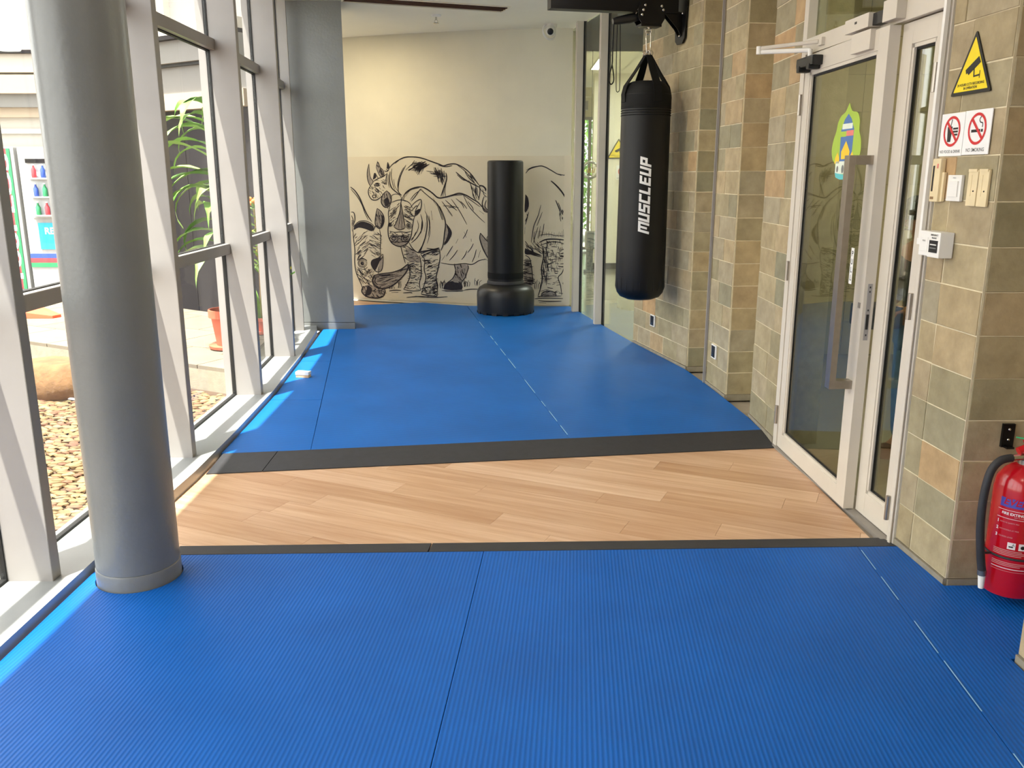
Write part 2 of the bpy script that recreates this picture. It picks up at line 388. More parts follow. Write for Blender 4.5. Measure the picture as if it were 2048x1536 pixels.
# right wall: stone clad piers
def wall_core(name, polys):
    mb = MB()
    for p in polys: mb.prism(p, 0.0, CEIL)
    return struct(mb.build(name, 'mortar'))
def tile_face(parent, A, B, z0, pitch, rows, widths, gap=0.0045, depth=0.012, seed=0, first=0.0, skirt=True, trim0=0.0, trim1=0.0):
    """stone tiles on the face from A to B, seen with A on the left; the tile faces lie on the line A-B"""
    R = random.Random(seed)
    A = Vector((*A, 0)); B = Vector((*B, 0)); d = (B - A); L = d.length; d.normalize()
    rz = math.atan2(d.y, d.x)
    for r in range(rows):
        za, zb = z0 + r * pitch, z0 + (r + 1) * pitch
        if za >= CEIL: break
        zb = min(zb, CEIL)
        cuts = [trim0]; w = widths[r % len(widths)]
        u = trim0
        for q in w:
            u += q
            if u < L - trim1 - 0.04: cuts.append(u)
        while cuts[-1] + 0.31 < L - trim1 - 0.04: cuts.append(cuts[-1] + 0.30)
        cuts.append(L - trim1)
        for a, b in zip(cuts, cuts[1:]):
            pr = R.uniform(-0.0015, 0.0025); j = lambda: R.uniform(-0.0012, 0.0012)
            hw, hh = (b - a - gap) / 2, (zb - za - gap) / 2
            mb = MB(); e = 0.0016
            back = [(-hw, depth, -hh), (hw, depth, -hh), (hw, depth, hh), (-hw, depth, hh)]
            mid = [(-hw + j(), e - pr, -hh + j()), (hw + j(), e - pr, -hh + j()), (hw + j(), e - pr, hh + j()), (-hw + j(), e - pr, hh + j())]
            fr = [(x * (1 - e / hw), -pr + R.uniform(-0.0008, 0.0008), z * (1 - e / hh)) for x, y, z in mid]
            mb.add(back + mid + fr, [(8, 9, 10, 11)] + [(i, (i + 1) % 4, 4 + (i + 1) % 4, 4 + i) for i in range(4)] + [(4 + i, 4 + (i + 1) % 4, 8 + (i + 1) % 4, 8 + i) for i in range(4)] + [(3, 2, 1, 0)])
            c = A + d * ((a + b) / 2)
            mb.build('stone_tile', 'stone', parent, loc=(c.x, c.y, (za + zb) / 2), rotz=rz)
    mb = MB(); mb.box(trim0, L - trim1, 0.0022, 0.012, z0, CEIL - 0.001); mb.build('mortar_bed', 'mortar', parent, loc=(A.x, A.y, 0), rotz=rz)
    if skirt:
        mb = MB(); mb.box(trim0, L - trim1, -0.007, 0.012, 0.0, z0 - 0.003)
        mb.build('skirting', 'skirting_stone', parent, loc=(A.x, A.y, 0), rotz=rz)
def inset(pts, k): return pts
w1 = wall_core('wall_right_far', [[(1.172, 8.09), (1.447, 6.914), (1.66, 6.93), (1.66, 8.09)], [(1.61, 6.93), (1.61, 6.40), (1.80, 6.40), (1.80, 6.93)]])
W30 = [[0.12], [0.30], [0.22], [0.08], [0.17], [0.27]]
tile_face(w1, (1.16, 8.095), (1.437, 6.902), 0.046, 0.156, 21, W30, seed=1, trim1=0.0)
tile_face(w1, (1.441, 6.902), (1.606, 6.914), 0.046, 0.156, 21, [[0.3]], seed=2, trim0=0.006)
w2 = wall_core('wall_right_middle', [[(1.505, 6.425), (1.545, 5.984), (1.80, 6.0), (1.80, 6.425)], [(1.735, 6.0), (1.735, 5.44), (1.84, 5.44), (1.84, 6.0)]])
tile_face(w2, (1.492, 6.43), (1.533, 5.972), 0.046, 0.156, 21, [[0.16], [0.25], [0.12], [0.3], [0.2]], seed=3)
tile_face(w2, (1.537, 5.972), (1.731, 5.986), 0.046, 0.156, 21, [[0.3]], seed=4, trim0=0.006)
MB().box(1.470, 1.488, 6.418, 6.434, 0.0, CEIL).build('edge_trim', 'alu_white', w2)
w3 = wall_core('wall_right_doorside', [[(1.587, 5.475), (1.587, 4.955), (1.84, 4.955), (1.84, 5.475)]])
tile_face(w3, (1.575, 5.48), (1.575, 4.945), 0.046, 0.156, 21, [[0.37], [0.33], [0.30], [0.34], [0.4]], seed=5)
w4 = wall_core('wall_right_near', [[(1.679, 3.462), (1.702, 3.086), (2.35, 3.092), (2.35, 3.462)], [(2.25, 3.1), (2.25, 2.4), (2.4, 2.4), (2.4, 3.1)]])
tile_face(w4, (1.667, 3.462), (1.690, 3.072), 0.05, 0.1598, 20, [[0.12]] * 8 + [[0.11], [0.13], [0.30], [0.11], [0.14], [0.08]], seed=6)
tile_face(w4, (1.694, 3.072), (2.25, 3.08), 0.05, 0.1598, 20, [[0.30]], seed=8, trim0=0.006)
w5 = wall_core('wall_right_front', [[(1.677, 2.518), (1.677, -3.0), (2.35, -3.0), (2.35, 2.518)]])
tile_face(w5, (1.665, 2.53), (1.665, 0.9), 0.05, 0.1598, 20, [[0.2], [0.3], [0.12]], seed=9)

# curtain wall on the left
win = struct(empty('window_1', (-1.955, 3.0, 0)))
bpy.context.view_layer.update()
def cw(mb, name, mat, parent=win, **k):
    o = mb.build(name, mat, None, **k); o.parent = parent
    m = Matrix.Identity(4); q = parent
    o.matrix_parent_inverse = Matrix.Translation(win.location).inverted() if parent == win else Matrix.Identity(4)
    return o
def bay_dir(i):
    a = Vector(GL[max(0, i - 1)]); b = Vector(GL[min(len(GL) - 1, i + 1)]); return (b - a).normalized()
SILL_T = 0.058
for i in range(1, len(GL) - 1):
    d = bay_dir(i); n = Vector((d.y, -d.x)); rz = math.atan2(n.y, n.x); p = GL[i]
    dep = 0.185 if i < 8 else 0.10
    M = Matrix.Translation((p[0], p[1], 0)) @ Matrix.Rotation(rz, 4, 'Z')
    mb = MB().box(0.012, dep, -0.03, 0.03, SILL_T, CEIL, M)
    fin = cw(mb, 'mullion', 'alu_white')
    mb = MB().box(dep, dep + 0.002, -0.029, 0.029, SILL_T + 0.001, CEIL, M); g = mb.build('inner_shade_tint', 'alu_grey', fin)  # greyer plate on the room side: its shade put into the colour
    mb = MB().box(-0.012, 0.012, -0.036, 0.036, SILL_T, CEIL, M); mb.build('gasket', 'gasket', fin)
    mb = MB().box(-0.06, -0.012, -0.03, 0.03, SILL_T - 0.1, CEIL, M); mb.build('outer_cap', 'alu_white', fin)
for i in range(len(GL) - 1):
    a, b = Vector(GL[i]), Vector(GL[i + 1]); d = b - a; L = d.length; rz = math.atan2(d.y, d.x)
    M = Matrix.Translation((a.x, a.y, 0)) @ Matrix.Rotation(rz, 4, 'Z')   # local x along the bay, local -y into the room
    zl, zu = 1.09, 2.40
    for z in (zl, zu):
        mb = MB().box(0.031, L - 0.031, -0.05, -0.012, z - 0.033, z + 0.033, M); t = cw(mb, 'transom', 'alu_grey')
        MB().box(0.031, L - 0.031, -0.048, -0.014, z + 0.033, z + 0.035, M).build('top_light_tint', 'alu_white', t)  # paler plate: sunlight on the bar's top put into the colour
        MB().box(0.031, L - 0.031, -0.012, 0.012, z - 0.04, z + 0.04, M).build('gasket', 'gasket', t)
        MB().box(0.031, L - 0.031, 0.012, 0.02, z - 0.03, z + 0.03, M).build('outer_cap', 'alu_white', t)
    for z0, z1 in ((SILL_T + 0.01, zl - 0.04), (zl + 0.04, zu - 0.04), (zu + 0.04, CEIL - 0.01)):
        cw(MB().box(0.037, L - 0.037, -0.004, 0.004, z0, z1, M), 'glass_pane', 'clear_glass')
    cw(MB().box(0.037, L - 0.037, -0.012, 0.012, SILL_T - 0.004, SILL_T + 0.012, M), 'gasket', 'gasket')
sp = [(x - 0.05, y) for x, y in GL] + SILL_IN[::-1]
struct(MB().prism(sp, -0.02, SILL_T).build('trim_1', 'sill_white', bevel=0.0), 'white window sill ledge along the curtain wall', 'sill')

# columns
cx, cy, cr = -1.49, 3.155, 0.155
c1 = empty('column_round', (cx, cy, 0)); struct(c1, 'round grey painted column beside the near window sill', 'column')
MB().lathe([(cr, 0.088), (cr, CEIL)], 64).build('shaft', 'column_grey', c1, smooth=True)
MB().lathe([(cr + 0.003, 0.0), (cr + 0.003, 0.08), (cr + 0.001, 0.086), (cr - 0.004, 0.088), (cr - 0.006, 0.09)], 64).build('base_ring', 'column_grey', c1, smooth=True)
c2 = empty('column_square', (-1.95, 9.05, 0)); struct(c2, 'square grey painted column at the far end of the windows', 'column')
CF = [(-0.30, -0.24), (0.315, -0.24), (0.205, 0.24), (-0.30, 0.24)]
MB().prism(CF, 0.092, CEIL).build('shaft', 'column_grey', c2, bevel=0.004)
MB().prism([(-0.302, -0.243), (0.318, -0.243), (0.208, 0.243), (-0.302, 0.243)], 0.0, 0.088).build('base_block', 'column_grey', c2, bevel=0.003)

# ------------------------------------------------------------------ door
DA, DB = Vector((1.585, 4.945, 0)), Vector((1.672, 3.468, 0)); dd = (DB - DA); DL = dd.length; drz = math.atan2(dd.y, dd.x)
door = struct(empty('door_1', DA, drz), 'white framed glazed double door in the stone wall', 'door')
def dp(mb, name, mat, parent=door, **k): return mb.build(name, mat, parent, **k)
mb = MB(); mb.box(0.0, 0.055, -0.012, 0.09, 0, CEIL); mb.box(DL - 0.055, DL, -0.012, 0.09, 0, CEIL); mb.box(0.055, DL - 0.055, -0.012, 0.09, 2.205, 2.285)
mb.box(1.045, 1.09, 0.0, 0.09, 2.285, CEIL)
dp(mb, 'door_frame', 'frame_white', bevel=0.003)
dp(MB().box(0.055, 1.045, 0.035, 0.045, 2.285, CEIL), 'transom_glass', 'door_glass')
dp(MB().box(1.09, DL - 0.055, 0.035, 0.045, 2.285, CEIL), 'transom_glass', 'door_glass')
dp(MB().box(0.0, DL, -0.03, 0.10, -0.012, 0.008), 'threshold', 'alu_grey')
# main leaf, hinged at the far jamb and standing a little open
LW = 1.0
leaf = empty('door_leaf', (0.06, 0.0, 0)); leaf.parent = door; leaf.rotation_euler = (0, 0, math.radians(-2.2))
def leaf_frame(L, s0, s1, bot, top, y0, y1, zt):
    mb = MB(); mb.box(0, s0, y0, y1, 0.012, zt); mb.box(L - s1, L, y0, y1, 0.012, zt)
    mb.box(s0, L - s1, y0, y1, 0.012, bot); mb.box(s0, L - s1, y0, y1, top, zt); return mb
def bead(L, s0, s1, bot, top, y):
    mb = MB(); w = 0.016
    mb.box(s0, s0 + w, y, y + 0.02, bot, top); mb.box(L - s1 - w, L - s1, y, y + 0.02, bot, top)
    mb.box(s0, L - s1, y, y + 0.02, bot, bot + w); mb.box(s0, L - s1, y, y + 0.02, top - w, top); return mb
leaf_frame(LW, 0.075, 0.10, 0.10, 2.11, -0.008, 0.042, 2.198).build('leaf_frame', 'frame_white', leaf, bevel=0.002)
bead(LW, 0.075, 0.10, 0.10, 2.11, -0.004).build('glazing_bead', 'frame_white', leaf)
mb = MB(); w = 0.006
for a in (0.091, LW - 0.122): mb.box(a, a + w, 0.006, 0.020, 0.116, 2.094)
mb.box(0.091, LW - 0.116, 0.006, 0.02, 0.116, 0.122); mb.box(0.091, LW - 0.116, 0.006, 0.02, 2.085, 2.094)
mb.build('glazing_gasket', 'gasket', leaf)
MB().box(0.092, LW - 0.117, 0.010, 0.016, 0.118, 2.092).build('glass_pane', 'door_glass', leaf)
mb = MB(); mb.box(LW, LW + 0.002, 0.008, 0.028, 0.84, 1.10); mb.build('lock_plate', 'alu_white', leaf)
mb = MB(); mb.box(LW + 0.002, LW + 0.003, 0.012, 0.024, 0.89, 0.96)
for z in (0.86, 0.975, 1.06, 1.08): mb.box(LW + 0.002, LW + 0.003, 0.015, 0.021, z, z + 0.008)
mb.build('lock_slot', 'plastic_black', leaf)
MB().box(LW - 0.045, LW - 0.025, -0.012, -0.008, 0.985, 1.01).build('keyhole', 'alu_grey', leaf)
# long pull handle, standing off the leaf on two arms
hd = empty('pull_handle', (0, 0, 0)); hd.parent = leaf
mb = MB().box(LW - 0.085, LW - 0.030, -0.118, -0.088, 0.60, 1.665); mb.build('grip_bar', 'brushed_steel', hd, bevel=0.002)
for z in (0.60, 1.625):
    mb = MB().box(LW - 0.083, LW - 0.032, -0.089, -0.008, z, z + 0.04); mb.build('standoff_arm', 'brushed_steel', hd, bevel=0.002)
# narrow second leaf
leaf2 = empty('door_leaf', (1.064, 0.012, 0)); leaf2.parent = door; L2 = DL - 0.055 - 1.064 - 0.006
leaf_frame(L2, 0.085, 0.075, 0.125, 2.11, 0.0, 0.05, 2.198).build('leaf_frame', 'frame_white', leaf2, bevel=0.002)
bead(L2, 0.085, 0.075, 0.125, 2.11, 0.004).build('glazing_bead', 'frame_white', leaf2)
mb = MB()
for a in (0.101, L2 - 0.097): mb.box(a, a + w, 0.014, 0.028, 0.141, 2.094)
mb.box(0.101, L2 - 0.091, 0.014, 0.028, 0.141, 0.147); mb.box(0.101, L2 - 0.091, 0.014, 0.028, 2.085, 2.094)
mb.build('glazing_gasket', 'gasket', leaf2)
MB().box(0.102, L2 - 0.092, 0.018, 0.024, 0.143, 2.092).build('glass_pane', 'door_glass', leaf2)
for x, zs in ((0.045, (0.2, 1.05, 1.95)), (DL - 0.062, (0.16, 1.05, 1.95))):
    for z in zs:
        hg = MB().lathe([(0.010, z - 0.055), (0.010, z + 0.055)], 12, c=(x, -0.020)); dp(hg, 'hinge', 'brushed_steel', smooth=True)
# overhead closer and magnetic lock
clo = empty('door_closer', (0, 0, 0)); clo.parent = door
mb = MB().box(0.09, 0.31, -0.075, -0.015, 2.128, 2.178); mb.box(0.11, 0.15, -0.08, -0.015, 2.105, 2.14); mb.box(0.24, 0.28, -0.08, -0.015, 2.11, 2.14); mb.build('closer_body', 'plastic_black', clo, bevel=0.012)
MB().lathe([(0.012, 2.178), (0.012, 2.215)], 12, c=(0.2, -0.045)).build('spindle', 'plastic_white', clo, smooth=True)
mb = MB().tube([(0.2, -0.045, 2.212), (0.03, -0.26, 2.222)], 0.012, 8, 0.6); mb.build('closer_arm', 'plastic_white', clo)
mb = MB().tube([(0.03, -0.26, 2.24), (0.26, -0.03, 2.245)], 0.010, 8, 0.6); mb.box(0.24, 0.30, -0.03, -0.012, 2.225, 2.262); mb.build('closer_arm', 'frame_white', clo)
MB().lathe([(0.014, 2.21), (0.014, 2.25)], 12, c=(0.03, -0.26)).build('elbow_joint', 'plastic_white', clo, smooth=True)
mg = empty('magnetic_lock', (0, 0, 0)); mg.parent = door
MB().box(0.66, 0.90, -0.07, -0.012, 2.215, 2.275).build('lock_body', 'frame_white', mg, bevel=0.002)
MB().box(0.90, 1.0, -0.05, -0.012, 2.22, 2.27).build('lock_coil', 'plastic_black', mg)
MB().box(1.0, 1.12, -0.055, -0.012, 2.215, 2.30).build('lock_cover', 'frame_white', mg, bevel=0.002)
MB().box(0.73, 0.92, -0.064, -0.016, 2.12, 2.205).build('armature_plate', 'frame_white', mg, bevel=0.002)
MB().box(0.765, 0.785, -0.0715, -0.07, 2.245, 2.255).build('indicator', 'plastic_black', mg)

# PULL strip and festive sticker on the glass (they follow the leaf)
bpy.context.view_layer.update()
LM = leaf.matrix_world.copy()
def leaf_pt(x, z, y=0.0085): return lambda a, b: LM @ Vector((x + a, y, z + b))
def flat_thing(name, label, cat, origin):
    return tag(empty(name, origin), label, cat)
def fpart(mb, name, mat, root, smooth=False):
    o = mb.build(name, mat, root, smooth=smooth); o.matrix_parent_inverse = Matrix.Translation(root.location).inverted(); return o
pl = flat_thing('pull_sign', 'narrow white strip reading PULL downwards on the glass door', 'sign', LM @ Vector((0.795, 0.0085, 1.16)))
fpart(put(MB(), rect(-0.017, 0.017, -0.085, 0.085), leaf_pt(0.795, 1.16, 0.0088)), 'strip', 'white_paint', pl)
mb = MB()
for k, ch in enumerate('PULL'): put(mb, text_polys(ch, 0.036, bold=0.0006), leaf_pt(0.795, 1.16 + 0.057 - k * 0.038, 0.0082))
fpart(mb, 'lettering', 'sign_black', pl)
st = flat_thing('festive_sticker', 'green pointed festive sticker with a yellow-domed mosque on the glass door', 'sticker', LM @ Vector((0.60, 0.0085, 1.74)))
SP = [(0.0, 0.175), (0.03, 0.135), (0.075, 0.125), (0.10, 0.09), (0.105, 0.04), (0.125, 0.0), (0.13, -0.05), (0.115, -0.09), (0.08, -0.11), (0.07, -0.165), (0.03, -0.18), (-0.03, -0.18), (-0.075, -0.165), (-0.085, -0.11), (-0.115, -0.085), (-0.13, -0.04), (-0.12, 0.01), (-0.10, 0.05), (-0.09, 0.09), (-0.065, 0.12), (-0.03, 0.135)]
def sticker(vf, mat, name, layer): fpart(put(MB(), ([(q[0] * 1.35, q[1]) for q in vf[0]], vf[1]), leaf_pt(0.60, 1.74, 0.0090 - 0.0003 * layer)), name, mat, st)
sticker(ngon(catmull(SP + [SP[0]], 3)[:-1]), 'sticker_green', 'leaf_shape', 0)
sticker(ngon([(-0.05, -0.10), (0.055, -0.10), (0.06, 0.05), (0.03, 0.10), (0.0, 0.125), (-0.03, 0.10), (-0.055, 0.05)]), 'sticker_blue', 'night_sky', 1)
sticker(rect(-0.045, 0.045, 0.055, 0.08), 'sticker_white', 'banner', 2)
sticker(rect(-0.06, -0.005, 0.02, 0.045), 'sticker_green', 'banner', 2); sticker(rect(-0.005, 0.058, 0.022, 0.047), 'sticker_pink', 'banner', 2)
sticker(ngon([(-0.035, -0.085), (0.035, -0.085), (0.038, -0.05), (0.0, -0.0), (-0.038, -0.05)]), 'sticker_yellow', 'dome', 3)
for sx in (-0.07, 0.06): sticker(ngon([(sx - 0.022, -0.105), (sx + 0.022, -0.105), (sx + 0.02, -0.08), (sx, -0.05), (sx - 0.02, -0.08)]), 'sticker_yellow', 'dome', 3)
sticker(rect(-0.08, 0.07, -0.155, -0.095), 'sticker_white', 'mosque_wall', 3)
sticker(circ(-0.06, -0.132, 0.009, 12, 0.016), 'grey_plastic', 'arch', 4); sticker(circ(-0.012, -0.132, 0.011, 12, 0.02), 'grey_plastic', 'arch', 4)
sticker(ngon([(-0.08, -0.15), (0.0, -0.158), (0.07, -0.15), (0.06, -0.175), (0.02, -0.182), (-0.03, -0.182), (-0.07, -0.172)]), 'sticker_teal', 'water', 4)

# ------------------------------------------------------------------ room behind the door and lobby behind the far glazing
struct(MB().box(1.72, 4.6, 1.4, 7.72, -0.14, 0.0).build('floor_vestibule', 'lobby_tile'))
struct(MB().box(1.74, 4.6, 1.4, 7.9, CEIL, CEIL + 0.2).build('ceiling_vestibule', 'ceiling_white'))
vb = struct(MB().box(1.62, 4.6, 7.62, 7.75, 0.0, CEIL).build('wall_vestibule_end', 'skirting_stone'))
for r in range(11):
    for c in range(9):
        MB().box(-0.148, 0.148, -0.006, 0.006, -0.148, 0.148).build('wall_tile', 'vest_tile', vb, loc=(1.92 + c * 0.3, 7.614, 0.15 + r * 0.3))
struct(MB().box(4.5, 4.65, 1.4, 7.62, 0, CEIL).build('wall_vestibule_side', 'wall_cream'))
struct(MB().box(2.4, 4.6, 1.3, 1.42, 0, CEIL).build('wall_vestibule_front', 'wall_cream'))
struct(MB().box(0.75, 6.2, 7.75, 19.2, -0.16, -0.002).build('floor_lobby', 'lobby_tile'))
struct(MB().box(1.75, 6.2, 7.75, 19.2, CEIL, CEIL + 0.2).build('ceiling_lobby', 'ceiling_white'))
struct(MB().prism([(0.72, 10.6), (1.17, 8.12), (1.76, 8.12), (1.76, 19.2), (0.72, 19.2)], CEIL, CEIL + 0.2).build('ceiling_lobby_edge', 'ceiling_white'))
struct(MB().box(6.0, 6.2, 7.75, 19.0, 0, CEIL).build('wall_lobby_side', 'wall_cream'))
struct(MB().box(0.62, 0.74, 10.62, 19.0, 0, CEIL).build('wall_lobby_left', 'wall_cream'))
lw = struct(MB().box(1.36, 4.2, 14.9, 15.1, 0, CEIL).build('wall_lobby_white', 'wall_white'))
MB().box(1.35, 4.2, 14.885, 14.9, 0, 0.10).build('skirting', 'lobby_skirting', lw)
# glazed partition at the far right
PA, PB = Vector((0.70, 10.42)), Vector((1.166, 8.10)); pdv = (PB - PA); prz = math.atan2(pdv.y, pdv.x)
w2n = struct(empty('window_2', (PA.x, PA.y, 0), prz), 'frameless glass partition with white posts beside the mural', 'window')
PLn = pdv.length
posts = [0.44, 1.33]
for u in posts: MB().box(u - 0.03, u + 0.03, -0.085, 0.02, 0.0, CEIL).build('post', 'frame_white', w2n, bevel=0.003)
for u in posts: MB().box(u + 0.03, u + 0.036, -0.012, 0.02, 0.0, CEIL).build('gasket', 'gasket', w2n)
ed = [0.0] + posts + [PLn]
for a, b in zip(ed, ed[1:]): MB().box(a + (0.03 if a else 0), b - (0.03 if b < PLn else 0), -0.004, 0.004, 0.004, CEIL - 0.01).build('glass_pane', 'lobby_glass', w2n)

# lobby window with trees outside
w3n = struct(empty('window_3', (1.0, 18.6, 0)), 'tall lobby window with grey bars before green trees', 'window')
for x in (-0.2, 0.34, 0.62, 1.2, 2.2, 3.2): MB().box(x - 0.03, x + 0.03, -0.03, 0.03, 0, 2.75).build('window_bar', 'alu_grey', w3n)
for z in (0.05, 1.55, 2.72): MB().box(-0.25, 4.9, -0.025, 0.025, z - 0.03, z + 0.03).build('window_bar', 'alu_grey', w3n)
MB().box(-0.25, 4.9, -0.004, 0.004, 0.05, 2.72).build('glass_pane', 'clear_glass', w3n)
lb = struct(MB().box(0.75, 6.0, 18.5, 18.8, 2.75, CEIL).build('wall_lobby_end', 'wall_cream'))
for k, (y, z) in enumerate(((16.2, 2.95), (17.0, 2.78), (17.8, 2.62))):
    bm_ = struct(MB().box(0.75, 1.44, y, y + 0.18, z, z + 0.16).build('trim_%d' % (k + 2), 'wall_cream' if k % 2 == 0 else 'alu_grey'))

# ------------------------------------------------------------------ mats and ramps
aA = math.atan2(5.05 - 9.36, 0.34 + 0.38)     # run of the far mats
aB = math.atan2(2.0 - 3.36, -0.22 + 0.12)     # run of the near mats
ribbed('mat_far', S(0, 100, 184), aA, 14.0, 0.12)
ribbed('mat_near', S(0, 94, 184), aB + PI / 2, 22.0, 0.28)
def mat_obj(poly, mat, label, z=MAT_Z):
    c = (sum(p[0] for p in poly) / len(poly), sum(p[1] for p in poly) / len(poly))
    o = MB().prism([(p[0] - c[0], p[1] - c[1]) for p in poly], 0.0005, z, None).build('exercise_mat', mat, loc=(c[0], c[1], 0), bevel=0.0015)
    return tag(o, label, 'mat', 'blue floor mats')
def sA(y): return 0.34 + (5.05 - y) * (0.72 / 4.31)      # seam between the two big far mats
def sL(y): return -1.22 + (5.05 - y) * 0.158                    # seam of the narrow strips along the sill
def rampY(x): return 4.69 + (x + 1.68) * (5.17 - 4.69) / 3.26
g = 0.0011
def sill_x(y):
    for (x0, y0), (x1, y1) in zip(SILL_IN, SILL_IN[1:]):
        if y0 <= y <= y1: return x0 + (x1 - x0) * (y - y0) / (y1 - y0) + 0.012
    return -1.69
ys = [rampY(-1.66), 5.5, 6.05, 6.65]
mat_obj([(sill_x(4.7), rampY(-1.66)), (sL(4.75) - g, rampY(-1.2)), (sL(5.9) - g, 5.9), (sill_x(5.9), 5.9), (sill_x(5.3), 5.3)], 'mat_far', 'narrow blue mat strip beside the sill just past the far black ramp')
mat_obj([(sill_x(5.905), 5.905), (sL(5.905) - g, 5.905), (sL(7.2) - g, 7.2), (sill_x(7.2), 7.2), (sill_x(6.1), 6.1)], 'mat_far', 'narrow blue mat strip with the small white box on it')
mat_obj([(sill_x(7.205), 7.205), (sL(7.205) - g, 7.205), (sL(8.78) - g, 8.78), (sill_x(8.55) + 0.0, 8.78), (sill_x(7.4), 7.4)], 'mat_far', 'narrow sunlit blue mat strip in front of the square grey column')
mat_obj([(sL(4.75) + g, rampY(-1.2)), (sA(5.0) - g, rampY(0.33)), (sA(10.4) - g, 10.42), (-1.12, 10.70), (-2.12, 10.40), (-2.02, 9.31), (-1.735, 9.31), (-1.622, 8.795), (sL(8.78) + g, 8.795)], 'mat_far', 'large blue mat left of the dashed white seam before the rhino mural')
p1m = [(sA(5.0) + g, rampY(0.33)), (1.565, rampY(1.565)), (1.56, 5.46), (1.52, 5.97), (1.48, 6.43), (1.425, 6.90), (1.148, 8.09), (0.70, 10.38), (sA(10.38) + g, 10.42)]
mr = mat_obj(p1m, 'mat_far', 'large blue mat along the stone wall under the hanging punching bag')
def seam(parent, pts, w=0.0035, name='seam_scuff'):
    c = parent.location
    for a, b in pts:
        a, b = Vector(a), Vector(b); n = Vector((-(b - a).y, (b - a).x)).normalized() * w / 2
        m = (a + b) / 2 - Vector((c.x, c.y)); q = [a - n, b - n, b + n, a + n]
        MB().prism([(p.x - c.x - m.x, p.y - c.y - m.y) for p in q], MAT_Z - 0.001, MAT_Z + 0.0006).build(name, 'seam_white', parent, loc=(m.x, m.y, 0))
R = random.Random(4); segs = []; y = 5.06
while y < 9.3:
    l = R.uniform(0.12, 0.45); segs.append(((sA(y) + 0.004, y), (sA(y + l) + 0.004, y + l))); y += l + R.uniform(0.05, 0.5)
seam(mr, segs, 0.005)
def sB(y): return -0.12 + (3.36 - y) * -0.0735
def sC(y): return 1.48 + (3.29 - y) * -0.078
yb = lambda x: 3.335 + (x + 1.43) * 0.09 / 3.13
mat_obj([(-1.685, 0.3), (-1.685, 3.325), (cx - 0.045, 3.325)] + [(cx + 0.163 * math.cos(math.radians(a)), cy + 0.163 * math.sin(math.radians(a))) for a in range(105, 440, 11)] + [(cx + 0.045, yb(-1.44)), (sB(3.36) - g, yb(-0.12)), (sB(0.3) - g, 0.3)], 'mat_near', 'ribbed blue mat around the round grey column in the foreground')
mat_obj([(sB(0.3) + g, 0.3), (sB(3.36) + g, yb(-0.12)), (sC(3.4) - g, yb(1.47)), (sC(0.3) - g, 0.3)], 'mat_near', 'blue mat in the middle foreground between the two long seams')
m3 = mat_obj([(sC(0.3) + g, 0.3), (sC(3.4) + g, yb(1.47)), (1.66, yb(1.66)), (1.685, 3.06), (2.24, 3.07), (2.24, 2.54), (1.65, 2.54), (1.65, 0.3)], 'mat_near', 'narrow blue mat running into the alcove under the fire extinguisher')
segs = []; y = 1.2
while y < 3.25:
    l = R.uniform(0.08, 0.3); segs.append(((sC(y) + 0.003, y), (sC(y + l) + 0.003, y + l))); y += l + R.uniform(0.03, 0.22)
seam(m3, segs, 0.0035)
def ramp(pts_hi, pts_lo, label):
    poly = pts_hi + pts_lo[::-1]; c = (sum(p[0] for p in poly) / len(poly), sum(p[1] for p in poly) / len(poly))
    o = MB().prism([(p[0] - c[0], p[1] - c[1]) for p in poly], 0.0005, 0, [MAT_Z] * len(pts_hi) + [0.005] * len(pts_lo)).build('rubber_ramp', 'rubber_black', loc=(c[0], c[1], 0))
    tag(o, label, 'ramp', 'black rubber mat edge ramps')
xs = -1.36
rl = lambda x: 4.405 + (x + 1.64) * (4.865 - 4.405) / 3.2
ramp([(-1.66, rampY(-1.66) - 0.003), (xs, rampY(xs) - 0.003)], [(-1.66, rl(-1.66)), (xs - 0.01, rl(xs))], 'short black rubber ramp piece between the far mat and the sill')
ramp([(xs + 0.004, rampY(xs) - 0.003), (1.57, rampY(1.57) - 0.003)], [(xs - 0.006, rl(xs)), (1.565, rl(1.565))], 'long black rubber ramp between wooden floor and far blue mats')
yl = lambda x: yb(x) + 0.135
ramp([(-1.435, yb(-1.43) + 0.003), (-0.36, yb(-0.36) + 0.003)], [(-1.45, yl(-1.43)), (-0.355, yl(-0.36))], 'black rubber ramp piece between wooden floor and round column')
ramp([(-0.354, yb(-0.36) + 0.003), (1.66, yb(1.66) + 0.003)], [(-0.349, yl(-0.36)), (1.655, yl(1.66))], 'black rubber ramp piece from middle of near edge to door frame')

# ------------------------------------------------------------------ rhino mural on the back wall
def back_hit(px, py, off):
    """where the sight line of a mural pixel meets the curved wall, off metres in front of it"""
    d = ray(px, py); best = None
    for (x0, y0), (x1, y1) in zip(BACK, BACK[1:]):
        ex, ey = x1 - x0, y1 - y0; den = d.x * ey - d.y * ex
        if abs(den) < 1e-9: continue
        t = (x0 * ey - y0 * ex) / den; u = (x0 * d.y - y0 * d.x) / den
        if t > 0 and -1e-6 <= u <= 1 + 1e-6:
            n = Vector((ey, -ex, 0)).normalized()
            if n.y > 0: n = -n
            return Vector((0, 0, CAMH)) + d * t + n * off
    return None
def mpt(x, y, off=0.008): return back_hit(680 + x / 4.267, 290 + y / 4.267, off)
mur = tag(empty('mural', (-0.7, 10.6, 0.0)), 'black ink drawing of rhinos on a pale sheet across the back wall', 'mural')
sh = MB(); NS = 40; pv = []
xsn = [BACK[0][0] * 0 + (-2.75 + (0.70 + 2.75) * k / NS) for k in range(NS + 1)]
def backy(x):
    for (x0, y0), (x1, y1) in zip(BACK, BACK[1:]):
        if x0 <= x <= x1: return y0 + (y1 - y0) * (x - x0) / (x1 - x0)
    return 10.4
